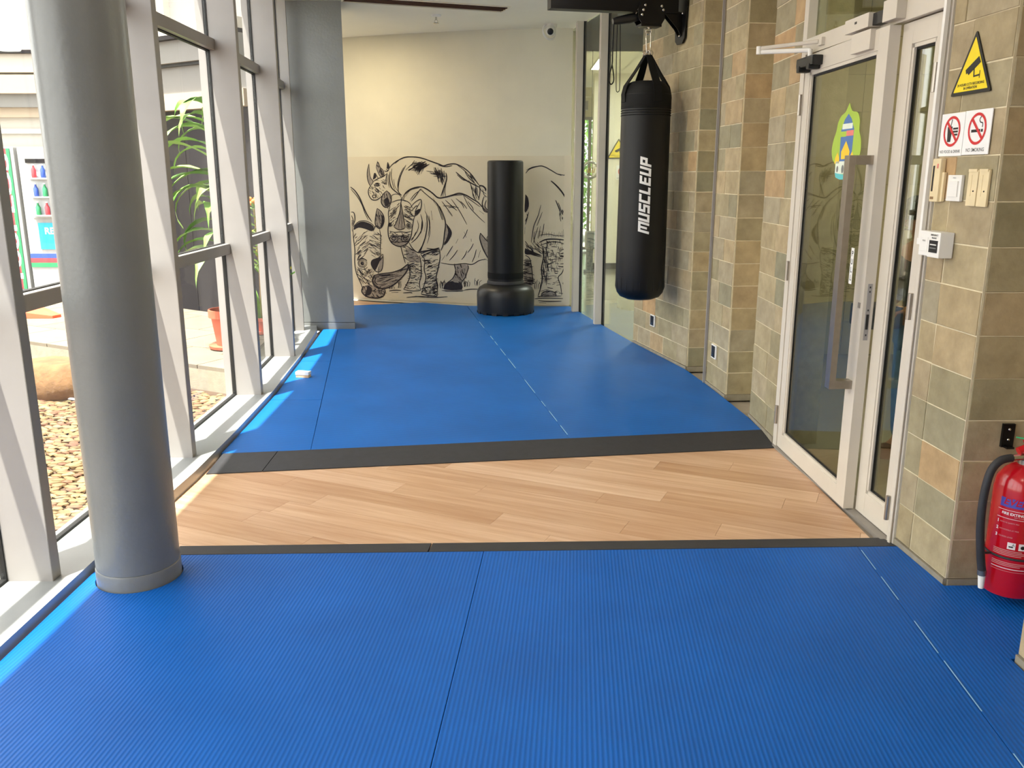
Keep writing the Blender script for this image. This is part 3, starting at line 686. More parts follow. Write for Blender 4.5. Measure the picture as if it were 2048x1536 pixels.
fv = [(x, backy(x) - 0.006, z) for x in xsn for z in (0.03, 1.80)] + [(x, backy(x) + 0.002, z) for x in xsn for z in (0.03, 1.80)]
n2 = 2 * (NS + 1); ff = []
for k in range(NS):
    a = 2 * k; ff += [(a, a + 2, a + 3, a + 1), (n2 + a, n2 + a + 1, n2 + a + 3, n2 + a + 2), (a + 1, a + 3, n2 + a + 3, n2 + a + 1), (a, n2 + a, n2 + a + 2, a + 2)]
e_ = 2 * NS
ff += [(0, 1, n2 + 1, n2), (e_, n2 + e_, n2 + e_ + 1, e_ + 1)]
fpart(sh.add(fv, ff), 'printed_sheet', 'mural_sheet', mur)
ink, grey = MB(), MB()
def stroke(pts, w=5, mb=None, taper=True):
    mb = mb if mb is not None else ink
    P = catmull(pts, 5); n = len(P); vs_ = []
    for i, (x, y) in enumerate(P):
        a = P[max(0, i - 1)]; b = P[min(n - 1, i + 1)]; dx, dy = b[0] - a[0], b[1] - a[1]; l = math.hypot(dx, dy) or 1
        t = i / (n - 1) if n > 1 else 0; k = (0.35 + 0.65 * math.sin(PI * min(1, max(0, t))) ** 0.5) if taper else 1
        hx, hy = -dy / l * w * k * 0.66, dx / l * w * k * 0.66
        for s_ in (1, -1):
            q = mpt(x + s_ * hx, y + s_ * hy)
            if q is None: return
            vs_.append(q)
    mb.add(vs_, [(2 * i, 2 * i + 1, 2 * i + 3, 2 * i + 2) for i in range(n - 1)])
def fill(pts, mb, off=0.0072):
    q = [mpt(x, y, off) for x, y in catmull(list(pts) + [pts[0]], 3)[:-1]]
    if None in q: return
    mb.add(q, [tuple(range(len(q)))])
RR = random.Random(11)
def inside(p, poly):
    c = False; n = len(poly)
    for i in range(n):
        (x0, y0), (x1, y1) = poly[i], poly[(i + 1) % n]
        if (y0 > p[1]) != (y1 > p[1]) and p[0] < (x1 - x0) * (p[1] - y0) / (y1 - y0) + x0: c = not c
    return c
def hatch(poly, n, ln, ang_, w=3, spread=20, mb=None, bend=4):
    xs_, ys_ = [p[0] for p in poly], [p[1] for p in poly]; k = 0; tries = 0
    while k < n and tries < n * 20:
        tries += 1; p = (RR.uniform(min(xs_), max(xs_)), RR.uniform(min(ys_), max(ys_)))
        if not inside(p, poly): continue
        a = math.radians(ang_ + RR.uniform(-spread, spread)); l = ln * RR.uniform(0.5, 1.2) / 2
        dx, dy = l * math.cos(a), l * math.sin(a); bx, by = -math.sin(a) * RR.uniform(-bend, bend), math.cos(a) * RR.uniform(-bend, bend)
        stroke([(p[0] - dx, p[1] - dy), (p[0] + bx, p[1] + by), (p[0] + dx, p[1] + dy)], w * RR.uniform(0.5, 1.15), mb); k += 1
def ell(cx_, cy_, rx, ry, w=4, a0=0, a1=360):
    stroke([(cx_ + rx * math.cos(math.radians(a)), cy_ + ry * math.sin(math.radians(a))) for a in range(a0, a1 + 1, 30)], w)
def L(w, *p): stroke(list(p), w)
# --- rhino at the back, looking left
L(8, (420,200),(450,165),(500,130),(560,105),(640,102),(710,115),(780,140),(850,165),(885,178),(930,165),(985,162),(1040,185),(1090,220),(1130,260),(1165,310),(1190,345))
L(6, (470,160),(520,118),(580,100),(650,106)); L(6, (840,172),(900,185),(960,175)); L(5, (1000,170),(1060,215),(1110,270),(1150,320))
L(10, (1190,345),(1222,352),(1243,375),(1240,392)); L(4, (1190,350),(1205,385),(1250,420))
horn1 = [(250,160),(236,220),(236,280),(250,330),(262,350),(275,330),(285,312),(268,290),(255,245)]
fill(horn1, grey); L(5, *horn1[:5]); L(4, (262,350),(285,312),(264,280),(254,230),(250,160))
L(5, (285,295),(298,240),(318,268),(330,285)); fill([(285,295),(298,240),(312,275)], ink)
ear1 = [(310,190),(325,145),(345,190),(368,215),(378,255),(352,272),(330,240)]
fill(ear1, grey); L(5, *ear1, ear1[0]); L(9, (345,200),(360,235),(362,265)); hatch(ear1, 10, 35, 70, 4)
fill([(400,200),(408,145),(425,180),(420,205)], ink); L(4, (395,205),(405,215),(420,210))
L(6, (262,350),(245,385),(250,430),(275,465),(310,470),(345,450),(365,430)); L(5, (285,312),(330,285),(370,270),(400,245))
L(5, (378,220),(405,225),(420,205)); ell(322, 338, 22, 14, 4); ell(322, 338, 12, 8, 5); ell(295, 438, 16, 12, 5)
hatch([(255,360),(310,300),(380,280),(395,330),(360,420),(300,465),(255,430)], 46, 34, 40, 3.2, 30)
L(6, (405,240),(396,290),(398,340)); L(7, (430,225),(425,300),(440,360),(480,400),(530,430)); L(4, (445,200),(440,260),(452,330),(470,385)); L(4, (415,250),(412,310),(425,365)); L(3, (460,290),(470,350),(500,400))
L(6, (565,170),(525,250),(503,330),(500,395),(530,430)); L(4, (545,190),(512,260),(495,330),(498,380)); L(4, (575,200),(610,170),(640,130)); L(3, (560,215),(620,160),(660,140))
hatch([(600,175),(660,150),(745,160),(735,190),(660,210),(610,205)], 60, 70, -32, 5, 12); hatch([(640,190),(700,180),(720,215),(670,240)], 24, 60, -65, 3.5, 10)
hatch([(800,215),(880,225),(900,260),(880,320),(840,310),(825,250)], 44, 62, 80, 4, 10); hatch([(760,225),(880,240),(890,275),(840,275)], 24, 70, 12, 3, 8)
L(8, (905,235),(912,290),(890,360),(862,440)); L(5, (912,300),(896,380),(902,440)); L(4, (895,330),(885,390),(880,440))
L(9, (990,230),(1060,290),(1130,330),(1190,360)); L(6, (1000,252),(1045,292),(1075,305)); L(5, (1060,210),(1100,280),(1165,340))
hatch([(1085,230),(1130,260),(1185,335),(1140,330)], 16, 50, 50, 3.5, 10)
L(6, (1190,345),(1196,400),(1182,470)); L(5, (1100,300),(1125,360),(1140,440),(1165,470)); L(4, (1150,370),(1160,430),(1170,460)); hatch([(1100,320),(1180,360),(1180,450),(1150,450)], 14, 60, 75, 4, 10)
L(7, (1230,440),(1215,500),(1230,560),(1275,580)); L(6, (1230,440),(1275,446)); L(6, (1250,470),(1238,520),(1262,560)); fill([(1215,500),(1240,530),(1275,560),(1275,580),(1235,562)], grey); L(4, (1220,375),(1228,420),(1250,440))
# --- the big rhino in the middle
L(9, (540,440),(570,400),(620,370),(690,357),(740,375),(790,410),(840,450),(900,445),(960,428),(1020,412),(1080,430),(1130,460),(1180,490),(1230,545),(1275,580))
L(5, (560,420),(610,380),(680,365)); L(6, (900,450),(980,428),(1050,425)); L(5, (1050,425),(1110,465),(1200,530)); L(5, (540,440),(524,480),(520,540)); L(4, (555,430),(545,470),(570,480))
L(5, (690,372),(650,430),(610,480)); L(4, (700,375),(640,420),(600,470)); L(3, (700,375),(730,420)); L(4, (600,385),(560,440))
earL = [(400,390),(430,420),(440,470),(420,520),(385,530),(355,490),(365,430)]
fill(earL, grey); L(7, *earL, earL[0]); fill([(372,470),(410,450),(425,500),(390,525)], ink); hatch(earL, 14, 40, 80, 4)
earR = [(595,545),(640,490),(690,465),(697,510),(680,570),(640,605),(610,590)]
L(6, *earR, earR[0]); L(5, (610,565),(650,520),(660,530),(640,570)); L(4, (640,600),(650,550),(690,480)); fill([(640,600),(650,560),(685,545),(675,575)], ink)
head = [(430,520),(415,580),(420,650),(412,720),(420,790),(450,840),(510,865),(560,850),(590,820),(610,770),(620,700),(630,640),(640,605)]
fill([(425,540),(520,500),(600,520),(625,640),(612,760),(590,815),(560,845),(510,858),(455,835),(425,790),(420,700)], grey) if False else None
fill([(430,790),(470,770),(550,770),(595,795),(560,845),(510,860),(455,835)], grey)
L(7, *head); L(5, (440,490),(500,470),(560,475),(600,500),(620,540)); ell(480, 452, 45, 34, 4, 150, 390)
hornM = [(520,490),(515,560),(490,640),(462,700),(510,725),(560,705),(542,610)]
fill(hornM, grey); L(6, *hornM[:4]); L(6, (522,490),(542,610),(560,705)); L(5, (462,700),(510,725),(560,705)); L(3, (520,560),(512,640),(500,710)); L(3, (524,570),(530,650),(530,715))
for ex_, ey_, r_ in ((430, 680, 15), (592, 690, 24)): ell(ex_, ey_, r_, r_, 4); ell(ex_, ey_, r_ * 0.6, r_ * 0.6, 5); ell(ex_, ey_, r_ * 0.25, r_ * 0.25, 6)
for nx in (462, 560): ell(nx, 800, 34, 28, 5); ell(nx, 798, 18, 12, 6)
L(5, (425,735),(470,745),(520,740),(570,745),(612,735)); L(6, (428,770),(480,785),(512,778),(550,785),(600,780)); L(5, (440,830),(500,828),(560,825),(590,815))
hatch([(425,560),(500,500),(505,600),(470,690),(425,660)], 26, 40, -45, 4); hatch([(545,500),(610,540),(615,650),(570,660)], 30, 46, 18, 4, 14); hatch([(425,740),(600,740),(590,815),(510,855),(440,830)], 40, 30, 15, 4, 60)
L(6, (690,590),(706,660),(700,720),(660,790),(610,835)); L(7, (740,600),(746,680),(732,780),(705,860),(690,905)); L(4, (660,640),(672,700),(640,770),(605,810)); L(4, (650,740),(628,790),(612,815)); L(4, (725,560),(760,640),(765,720)); L(4, (735,660),(720,740)); L(3, (770,690),(768,760),(745,840))
fill([(735,770),(722,830),(690,900),(672,905),(705,850)], ink); fill([(700,640),(708,690),(690,760),(695,690)], ink)
L(6, (590,830),(620,880),(660,915),(700,918)); L(10, (660,915),(760,900),(850,885)); L(5, (560,855),(600,880),(640,905))
L(6, (690,380),(760,440),(830,500),(860,560),(885,640)); L(5, (830,505),(862,600),(875,640)); L(8, (850,520),(885,600),(902,670),(893,760),(882,850),(862,900)); L(4, (760,600),(768,680),(755,780)); L(4, (795,450),(840,530)); L(3, (720,500),(730,560))
fill([(905,668),(952,745),(922,820),(890,852),(893,830),(920,745)], ink); fill([(905,680),(925,745),(893,830)], grey); L(7, (905,668),(952,745),(922,820),(890,852))
legA = [(700,935),(850,890),(855,960),(840,1050),(822,1130),(830,1200),(830,1290),(695,1272),(715,1210),(735,1130),(720,1060),(725,980)]
L(7, (850,885),(856,960),(840,1050),(822,1130),(832,1200),(830,1290)); L(6, (690,930),(725,980),(720,1060),(735,1130),(715,1210),(695,1272)); L(8, (695,1272),(760,1284),(830,1292)); L(8, (690,928),(770,898),(852,888)); L(7, (705,945),(780,912),(855,902)); L(6, (740,880),(800,888),(850,875))
hatch(legA, 90, 46, -18, 4.5, 18); hatch([(700,1210),(820,1200),(825,1285),(705,1270)], 30, 30, 20, 5, 40)
legB = [(525,860),(600,860),(660,920),(690,1000),(695,1110),(680,1180),(690,1240),(545,1232),(570,1190),(600,1110),(590,1030),(560,980)]
fill([(560,880),(620,890),(680,960),(690,1000),(640,1000),(580,985)], grey); L(6, (520,862),(535,920),(560,1010)); L(6, (580,1000),(600,1110),(570,1190),(545,1232)); L(6, (680,940),(692,1000),(695,1110),(680,1180),(690,1240)); hatch(legB, 80, 34, 5, 3.6, 35); L(5, (545,1232),(620,1245),(690,1240)); hatch([(590,1010),(690,1010),(690,1190),(585,1190)], 26, 50, -8, 4, 12)
L(6, (860,1005),(960,1020),(1060,1012),(1130,1018),(1190,985),(1250,975))
legC = [(978,1020),(1100,1028),(1075,1120),(1040,1172),(960,1160),(985,1080)]
fill(legC, grey); L(6, (975,1020),(988,1080),(962,1140),(905,1185),(885,1225)); L(6, (1100,1028),(1075,1120),(1040,1172),(1042,1230)); hatch(legC, 30, 40, 70, 4, 20)
fill([(905,1182),(885,1225),(940,1232),(1042,1230),(1032,1172),(965,1158)], ink); L(5, (885,1228),(960,1236),(1045,1232))
for p in (((870,480),(915,540),(962,605)), ((900,470),(950,515),(1000,560)), ((950,460),(1020,560),(1085,680)), ((1030,480),(1060,510),(1085,545)), ((1055,430),(1100,520),(1170,600),(1240,665)), ((880,518),(950,522),(1015,535)), ((925,535),(960,532),(990,550)), ((990,455),(1040,500),(1060,540)), ((920,560),(960,610)), ((1090,480),(1130,530),(1140,560)), ((1190,560),(1230,590)),
          ((1090,720),(1075,760),(1050,800)), ((1140,840),(1120,880),(1090,920)), ((1010,800),(990,840)), ((1005,895),(975,940),(935,985)), ((1085,900),(1065,945),(1038,980)), ((1165,890),(1150,950),(1128,1000)), ((965,860),(940,900),(908,950)), ((900,940),(870,985)), ((1120,800),(1122,825)), ((1060,740),(1080,790)), ((1200,900),(1180,960)), ((780,560),(790,640)), ((800,480),(830,520))): L(5, *p)
hr = [(1200,750),(1195,800),(1220,880),(1250,940),(1276,985),(1280,850),(1240,800)]
fill(hr, grey); L(8, *hr[:5]); L(6, (1200,750),(1240,800),(1280,842)); L(4, (1265,770),(1255,800),(1275,830)); L(4, (1230,970),(1276,990)); L(4, (1265,1000),(1275,1030))
# --- left rhino, head down
L(8, (92,358),(130,390),(170,450),(200,520),(232,590),(275,655)); L(5, (95,375),(150,440),(190,510),(215,580),(245,640))
L(6, (96,572),(122,580),(130,640),(112,690)); L(5, (100,600),(115,640),(108,680)); fill([(100,640),(125,650),(108,740),(100,700)], grey)
earE = [(320,540),(355,570),(378,620),(370,680),(340,712),(305,680),(306,610)]
fill(earE, grey); L(7, *earE, earE[0]); fill([(352,590),(378,620),(368,680),(345,700),(358,650)], ink); hatch(earE, 16, 50, 80, 4)
fill([(125,690),(165,660),(210,655),(260,672),(290,700),(275,735),(215,715),(160,705),(120,725)], ink); L(5, (115,700),(160,655),(220,648),(270,670),(300,700)); L(6, (285,735),(310,690),(350,710)); L(4, (290,740),(330,770)); L(3, (170,680),(220,672),(265,690))
L(6, (112,720),(118,800),(130,900),(128,1000),(142,1090),(180,1180),(200,1240)); L(5, (340,715),(350,790),(346,880),(352,950)); L(4, (330,760),(348,800))
hatch([(125,760),(230,740),(240,900),(200,980),(135,960)], 46, 52, -50, 3.6, 18); hatch([(245,740),(345,760),(345,940),(270,960),(250,880)], 44, 54, 30, 3.4, 20)
hatch([(135,1060),(260,1030),(280,1190),(200,1220)], 40, 46, 50, 3.6, 25); hatch([(200,1060),(290,1060),(290,1170),(230,1180)], 22, 44, -45, 3.4, 15)
for r_ in (38, 28, 16): ell(195, 1008, r_, r_ * 0.95, 4)
ell(195, 1010, 7, 7, 9); L(5, (150,985),(190,965),(235,985)); L(4, (165,1050),(210,1060),(240,1040))
hA = [(370,930),(330,962),(280,982),(270,1020),(300,1070),(332,1082),(360,1062),(370,1000)]
fill([(332,962),(280,982),(270,1020),(300,1070),(330,1020),(352,960)], ink); L(6, *hA, hA[0]); fill([(355,965),(368,940),(366,1000),(355,1060),(320,1070)], grey); hatch(hA, 12, 60, 110, 3.5)
hB = [(290,1112),(360,1096),(440,1088),(520,1062),(582,1020),(570,1080),(500,1160),(430,1210),(370,1225),(312,1202),(285,1160)]
fill(hB, grey); L(8, *hB, hB[0]); fill([(330,1105),(440,1098),(540,1062),(480,1105),(380,1120)], ink); L(7, (310,1130),(300,1165),(325,1195)); L(6, (295,1110),(278,1160),(300,1205),(350,1230)); hatch(hB, 26, 90, -14, 4, 8)
mz = [(200,1205),(188,1250),(230,1292),(310,1306),(370,1290),(392,1240),(380,1215),(310,1210),(260,1190)]
fill(mz, grey); L(8, *mz[:6]); fill([(200,1215),(192,1245),(225,1285),(265,1270),(275,1225),(240,1198)], ink); hatch(mz, 30, 36, 10, 5, 50); L(6, (270,1290),(310,1306),(372,1290)); ell(370, 1250, 15, 22, 5)
# --- right rhino, cut off by the glazing
L(7, (1585,242),(1620,205),(1700,180),(1745,186),(1800,215),(1850,245),(1890,260)); L(5, (1850,245),(1900,256),(1940,257)); L(4, (1590,215),(1640,190),(1700,178))
fill([(1582,420),(1605,450),(1612,520),(1590,570),(1575,560)], ink); L(6, (1595,590),(1600,610),(1582,680)); L(5, (1612,570),(1596,620),(1580,650))
L(10, (1800,305),(1850,350),(1900,410),(1938,480)); L(6, (1830,330),(1880,380),(1930,450)); L(7, (1840,470),(1865,530),(1882,580)); L(5, (1862,490),(1880,540),(1895,590)); hatch([(1870,570),(1900,565),(1900,630),(1875,630)], 10, 40, 85, 4, 8)
L(5, (1715,510),(1692,600),(1655,690),(1640,780),(1632,830)); L(4, (1728,570),(1700,640),(1680,690)); L(4, (1742,670),(1735,720),(1720,780)); L(4, (1690,700),(1665,780),(1650,840)); L(4, (1660,740),(1655,800),(1670,850)); L(3, (1710,690),(1700,760),(1690,800)); L(3, (1660,740),(1720,735)); L(4, (1580,700),(1576,760))
for k in range(16): x0 = 1690 + k * 15; L(4, (x0 + RR.uniform(-5, 5), 745 + RR.uniform(-15, 20)), (x0 - 4, 785 + RR.uniform(-8, 8)))
L(4, (1700,770),(1780,760),(1850,775),(1920,770)); L(4, (1905,720),(1910,790)); L(5, (1850,770),(1925,790))
L(9, (1700,832),(1760,806),(1850,804),(1925,812)); L(6, (1705,858),(1790,828),(1860,828),(1925,850)); hatch([(1710,815),(1925,812),(1925,850),(1710,856)], 22, 30, 75, 4, 20)
legR = [(1728,862),(1925,862),(1925,960),(1895,1080),(1860,1130),(1885,1200),(1890,1285),(1692,1290),(1712,1220),(1725,1140),(1720,1050),(1735,950)]
L(8, (1725,860),(1737,950),(1720,1050),(1726,1140),(1712,1220),(1690,1290)); L(6, (1930,960),(1900,1080),(1862,1130),(1882,1200),(1892,1282)); hatch(legR, 80, 46, -4, 4.4, 16); hatch([(1730,870),(1780,870),(1775,1180),(1728,1180)], 40, 70, 84, 4.4, 12); hatch([(1790,880),(1900,880),(1880,1080),(1800,1080)], 26, 50, 80, 3.5, 12)
fill([(1715,1285),(1735,1255),(1785,1245),(1835,1260),(1842,1290)], grey); L(6, (1715,1288),(1735,1255),(1785,1245),(1835,1260),(1842,1290)); L(6, (1690,1292),(1780,1290),(1890,1288)); L(4, (1850,1240),(1880,1260))
fill([(1575,975),(1612,975),(1640,1080),(1645,1185),(1575,1195)], grey); L(6, (1580,940),(1620,972),(1640,1080),(1645,1190)); hatch([(1575,970),(1615,975),(1640,1080),(1645,1190),(1575,1190)], 40, 55, 5, 6, 15)
fill([(1580,880),(1640,905),(1725,945),(1640,935),(1580,930)], ink); L(6, (1580,900),(1640,935),(1725,955)); L(4, (1580,840),(1620,880),(1690,890)); hatch([(1590,830),(1700,840),(1720,940),(1600,900)], 22, 60, 50, 4, 15)
# --- ground and grass
for p in (((420,1245),(470,1238),(525,1240)), ((440,1258),(500,1256)), ((540,1262),(600,1258),(620,1264)), ((570,1300),(680,1292),(800,1300),(920,1294)), ((640,1290),(720,1296),(760,1292)), ((870,1240),(960,1246),(1060,1240)), ((900,1248),(1050,1250)), ((1060,1238),(1120,1230),(1190,1230)), ((1660,1312),(1760,1306),(1910,1310)), ((1690,1328),(1780,1334),(1890,1332)), ((1700,1345),(1760,1348))): L(6, *p)
for x0, y0, n, h in ((450,1230,6,30), (520,1220,4,60), (860,1225,7,70), (880,1200,4,50), (1085,1210,8,60), (1180,1200,6,60), (1680,1230,5,80), (1910,1240,5,70)):
    for k in range(n): a = x0 + RR.uniform(-30, 30); L(3, (a, y0), (a + RR.uniform(-8, 8), y0 - h * 0.5), (a + RR.uniform(-18, 18), y0 - h * RR.uniform(0.7, 1.1)))
o = fpart(grey, 'grey_shading', 'ink_grey', mur); o['kind'] = 'stuff'; o = fpart(ink, 'ink_lines', 'ink', mur); o['kind'] = 'stuff'

# ------------------------------------------------------------------ free-standing punching bag
sb = tag(empty('standing_punching_bag', (-0.075, 9.93, MAT_Z)), 'black free-standing punching bag on a wide base before the mural', 'punching bag')
MB().lathe([(0.31, 0.0), (0.326, 0.012), (0.331, 0.05), (0.334, 0.20), (0.329, 0.25), (0.308, 0.292), (0.26, 0.322), (0.215, 0.335)], 56).build('base', 'plastic_black', sb, smooth=True)
for k in range(16):
    a = 2 * PI * k / 16; M = Matrix.Rotation(a, 4, 'Z')
    MB().box(0.318, 0.332, -0.03, 0.03, 0.0, 0.03, M).build('foot_lug', 'plastic_black', sb)
MB().lathe([(0.214, 0.338), (0.214, 0.36), (0.205, 0.375)], 48).build('collar', 'rubber_black', sb, smooth=True)
MB().lathe([(0.203, 0.37), (0.205, 0.45), (0.204, 1.0), (0.202, 1.69), (0.197, 1.705), (0.185, 1.712)], 56).build('bag', 'bag_black', sb, smooth=True)
MB().lathe([(0.206, 0.40), (0.2075, 0.43), (0.206, 0.47)], 48, cap=False).build('bottom_cuff', 'bag_webbing', sb, smooth=True)

# ------------------------------------------------------------------ wall arm, trolley and hanging bag
AX = Vector((1.342, 7.26, 0)); nrm = Vector((-1.1925, -0.277, 0)).normalized()      # arm leaves the wall at right angles to it
arz = math.atan2(nrm.y, nrm.x)
arm = tag(empty('bag_mount', (AX.x, AX.y, 2.62), arz), 'black steel wall arm with trolley carrying the hanging punching bag', 'wall bracket')
# local: x away from the wall, y along it, z up from 2.62
mb = MB().box(0.05, 1.08, -0.045, 0.045, 0.20, 0.33); mb.build('beam', 'steel_black', arm, bevel=0.003)
MB().box(0.04, 1.085, -0.05, 0.05, 0.33, 0.345).build('top_flange', 'steel_black', arm); MB().box(0.04, 1.085, -0.05, 0.05, 0.186, 0.20).build('bottom_flange', 'steel_black', arm)
MB().box(1.08, 1.088, -0.05, 0.05, 0.186, 0.345).build('end_cap', 'steel_black', arm)
mb = MB(); pp_ = [(-0.09, 0.0), (-0.05, -0.03), (0.05, -0.03), (0.09, 0.01), (0.11, 0.25), (0.11, 0.55), (-0.11, 0.55), (-0.11, 0.25)]
mb.add([(0.0, y, z) for y, z in pp_] + [(0.012, y, z) for y, z in pp_], [tuple(range(8)), tuple(range(8, 16))[::-1]] + [(i, (i + 1) % 8, 8 + (i + 1) % 8, 8 + i) for i in range(8)])
mb.build('wall_plate', 'steel_black', arm)
for s_ in (-0.03, 0.03):
    gp = [(0.012, 0.02), (0.05, 0.08), (0.16, 0.19), (0.16, 0.2), (0.012, 0.2)]; mb = MB()
    mb.add([(x, s_ - 0.003, z) for x, z in gp] + [(x, s_ + 0.003, z) for x, z in gp], [tuple(range(5)), tuple(range(5, 10))[::-1]] + [(i, (i + 1) % 5, 5 + (i + 1) % 5, 5 + i) for i in range(5)])
    mb.build('gusset', 'steel_black', arm)
for y, z in ((0.0, 0.03), (-0.045, 0.19), (0.045, 0.19), (-0.045, 0.42)):
    MB().lathe([(0.011, 0.012), (0.011, 0.018), (0.006, 0.024)], 10, M=Matrix.Translation((0, y, z)) @ Matrix.Rotation(PI / 2, 4, 'Y')).build('bolt', 'chrome', arm, smooth=True)
TX = 0.275
tp = [(-0.10, 0.255), (0.10, 0.255), (0.115, 0.20), (0.115, 0.15), (0.08, 0.10), (-0.08, 0.10), (-0.105, 0.14), (-0.105, 0.20)]
for s_ in (-0.062, 0.052):
    mb = MB(); n = len(tp)
    mb.add([(TX + x, s_, z) for x, z in tp] + [(TX + x, s_ + 0.01, z) for x, z in tp], [tuple(range(n)), tuple(range(n, 2 * n))[::-1]] + [(i, (i + 1) % n, n + (i + 1) % n, n + i) for i in range(n)])
    mb.build('trolley_plate', 'steel_black', arm)
MB().box(TX - 0.085, TX + 0.085, -0.055, 0.055, 0.085, 0.105).build('trolley_base', 'steel_black', arm, bevel=0.003)
for x, z in ((-0.075, 0.232), (0.06, 0.235), (0.075, 0.20), (-0.09, 0.205), (0.085, 0.165)):
    mb = MB().ball((TX + x, 0.064, z), 0.0125, 10, 6); mb.build('bolt', 'chrome', arm, smooth=True)
    mb = MB().ball((TX + x, -0.064, z), 0.0125, 10, 6); mb.build('bolt', 'chrome', arm, smooth=True)
mb = MB().tube([(TX + 0.09, 0.0, 0.16), (TX + 0.16, 0.0, 0.145), (TX + 0.26, 0.0, 0.125), (TX + 0.30, 0.0, 0.118)], [0.03, 0.036, 0.03, 0.022], 10); mb.build('lever', 'plastic_black', arm, smooth=True)
mb = MB().tube([(TX + 0.10, 0.04, 0.225), (TX + 0.13, 0.045, 0.17)], 0.006, 8); mb.build('spring', 'chrome', arm)
loop = [(TX + 0.29, 0, 0.115), (TX + 0.292, 0, 0.0), (TX + 0.294, 0, -0.12), (TX + 0.296, 0, -0.20), (TX + 0.315, 0, -0.27), (TX + 0.318, 0, -0.32), (TX + 0.300, 0, -0.345), (TX + 0.280, 0, -0.32), (TX + 0.282, 0, -0.27), (TX + 0.296, 0, -0.20)]
MB().tube(catmull(loop, 5), 0.005, 6, 1.6).build('pull_strap', 'bag_webbing', arm, smooth=True)
mb = MB().tube(catmull([(TX + 0.26, 0.0, 0.12), (TX + 0.262, 0.0, -0.1), (TX + 0.258, 0.0, -0.36), (TX + 0.248, 0, -0.40), (TX + 0.235, 0, -0.395), (TX + 0.228, 0, -0.36), (TX + 0.232, 0, -0.1), (TX + 0.238, 0.0, 0.12)], 5), 0.003, 6); mb.build('cord', 'bag_webbing', arm, smooth=True)
bpy.context.view_layer.update()
BP = arm.matrix_world @ Vector((TX, 0, 0.085))          # hanging point
ZB0, ZB1 = 0.56, 2.30
bag = tag(empty('hanging_punching_bag', (BP.x, BP.y, ZB0)), 'long black cylindrical punching bag hanging from the wall arm', 'punching bag')
h = ZB1 - ZB0; br = 0.196; rb = 0.204
MB().lathe([(0.03, 0.0), (0.11, 0.008), (0.165, 0.03), (0.192, 0.065), (rb, 0.11), (rb, 0.4), (0.200, 0.9), (br, h - 0.14), (br, h - 0.10)], 56).build('body', 'bag_black', bag, smooth=True)
MB().lathe([(br + 0.004, h - 0.20), (br + 0.004, h - 0.12), (br - 0.004, h - 0.085), (br - 0.022, h - 0.045), (br - 0.05, h - 0.012), (0.12, h), (0.02, h + 0.002)], 56).build('top_collar', 'bag_webbing', bag, smooth=True)
for k in range(4): MB().ring((0, 0, h - 0.205 - 0.018 * k), br + 0.002, 0.0035, n=48, m=6).build('stitch_band', 'bag_webbing', bag, smooth=True)
for k in range(22):
    a = 2 * PI * k / 22; r0 = 0.197
    MB().tube([(r0 * math.cos(a), r0 * math.sin(a), 0.09), ((rb + 0.001) * math.cos(a), (rb + 0.001) * math.sin(a), 0.115), ((rb + 0.0005) * math.cos(a), (rb + 0.0005) * math.sin(a), 0.115 + 0.05 + 0.04 * random.random())], [0.0035, 0.003, 0.001], 5).build('crease', 'bag_black', bag)
ztop = 2.50 - ZB0; av = math.atan2(-BP.y, -BP.x)
for k in range(4):
    a = av + math.radians(26) + k * PI / 2; ca_, sa_ = math.cos(a), math.sin(a)
    tang = Vector((-sa_, ca_, 0)) * 0.034; pts = [Vector((br * ca_ * 1.02, br * sa_ * 1.02, h - 0.16)), Vector((br * ca_ * 1.035, br * sa_ * 1.035, h - 0.10)), Vector((0.185 * ca_, 0.185 * sa_, h - 0.035)), Vector((0.10 * ca_, 0.10 * sa_, h + 0.08)), Vector((0.022 * ca_, 0.022 * sa_, ztop))]
    wd = [1, 1, 1, 0.9, 0.7]; nv = Vector((ca_, sa_, 0.35)).normalized() * 0.003
    V = []
    for p, wv_ in zip(pts, wd): V += [p - tang * wv_ - nv, p + tang * wv_ - nv, p + tang * wv_ + nv, p - tang * wv_ + nv]
    F = [(0, 1, 2, 3), (16, 19, 18, 17)]
    for i in range(4):
        for j in range(4): F.append((4 * i + j, 4 * i + 4 + j, 4 * i + 4 + (j + 1) % 4, 4 * i + (j + 1) % 4))
    MB().add(V, F).build('strap', 'bag_webbing', bag)
for k in range(4):
    a = av + math.radians(26) + k * PI / 2
    MB().ring((0.024 * math.cos(a), 0.024 * math.sin(a), ztop + 0.014), 0.020, 0.004, (-math.sin(a), math.cos(a), 0.3), 16, 6).build('d_ring', 'chrome', bag, smooth=True)
zc = BP.z - ZB0
lk = catmull([(0.014, 0, ztop + 0.02), (0.020, 0, ztop + 0.06), (0.016, 0, zc - 0.045), (0.0, 0, zc - 0.035), (-0.016, 0, zc - 0.045), (-0.014, 0, ztop + 0.06), (-0.008, 0, ztop + 0.02), (0.004, 0, ztop + 0.008), (0.014, 0, ztop + 0.02)], 4)
MB().tube(lk, 0.0048, 8).build('snap_hook', 'chrome', bag, smooth=True)
MB().ring((0, 0, zc - 0.028), 0.022, 0.005, (0, 1, 0.2), 20, 8).build('swivel_ring', 'chrome', bag, smooth=True)
MB().lathe([(0.010, zc - 0.012), (0.012, zc)], 12).build('swivel_pin', 'chrome', bag, smooth=True)
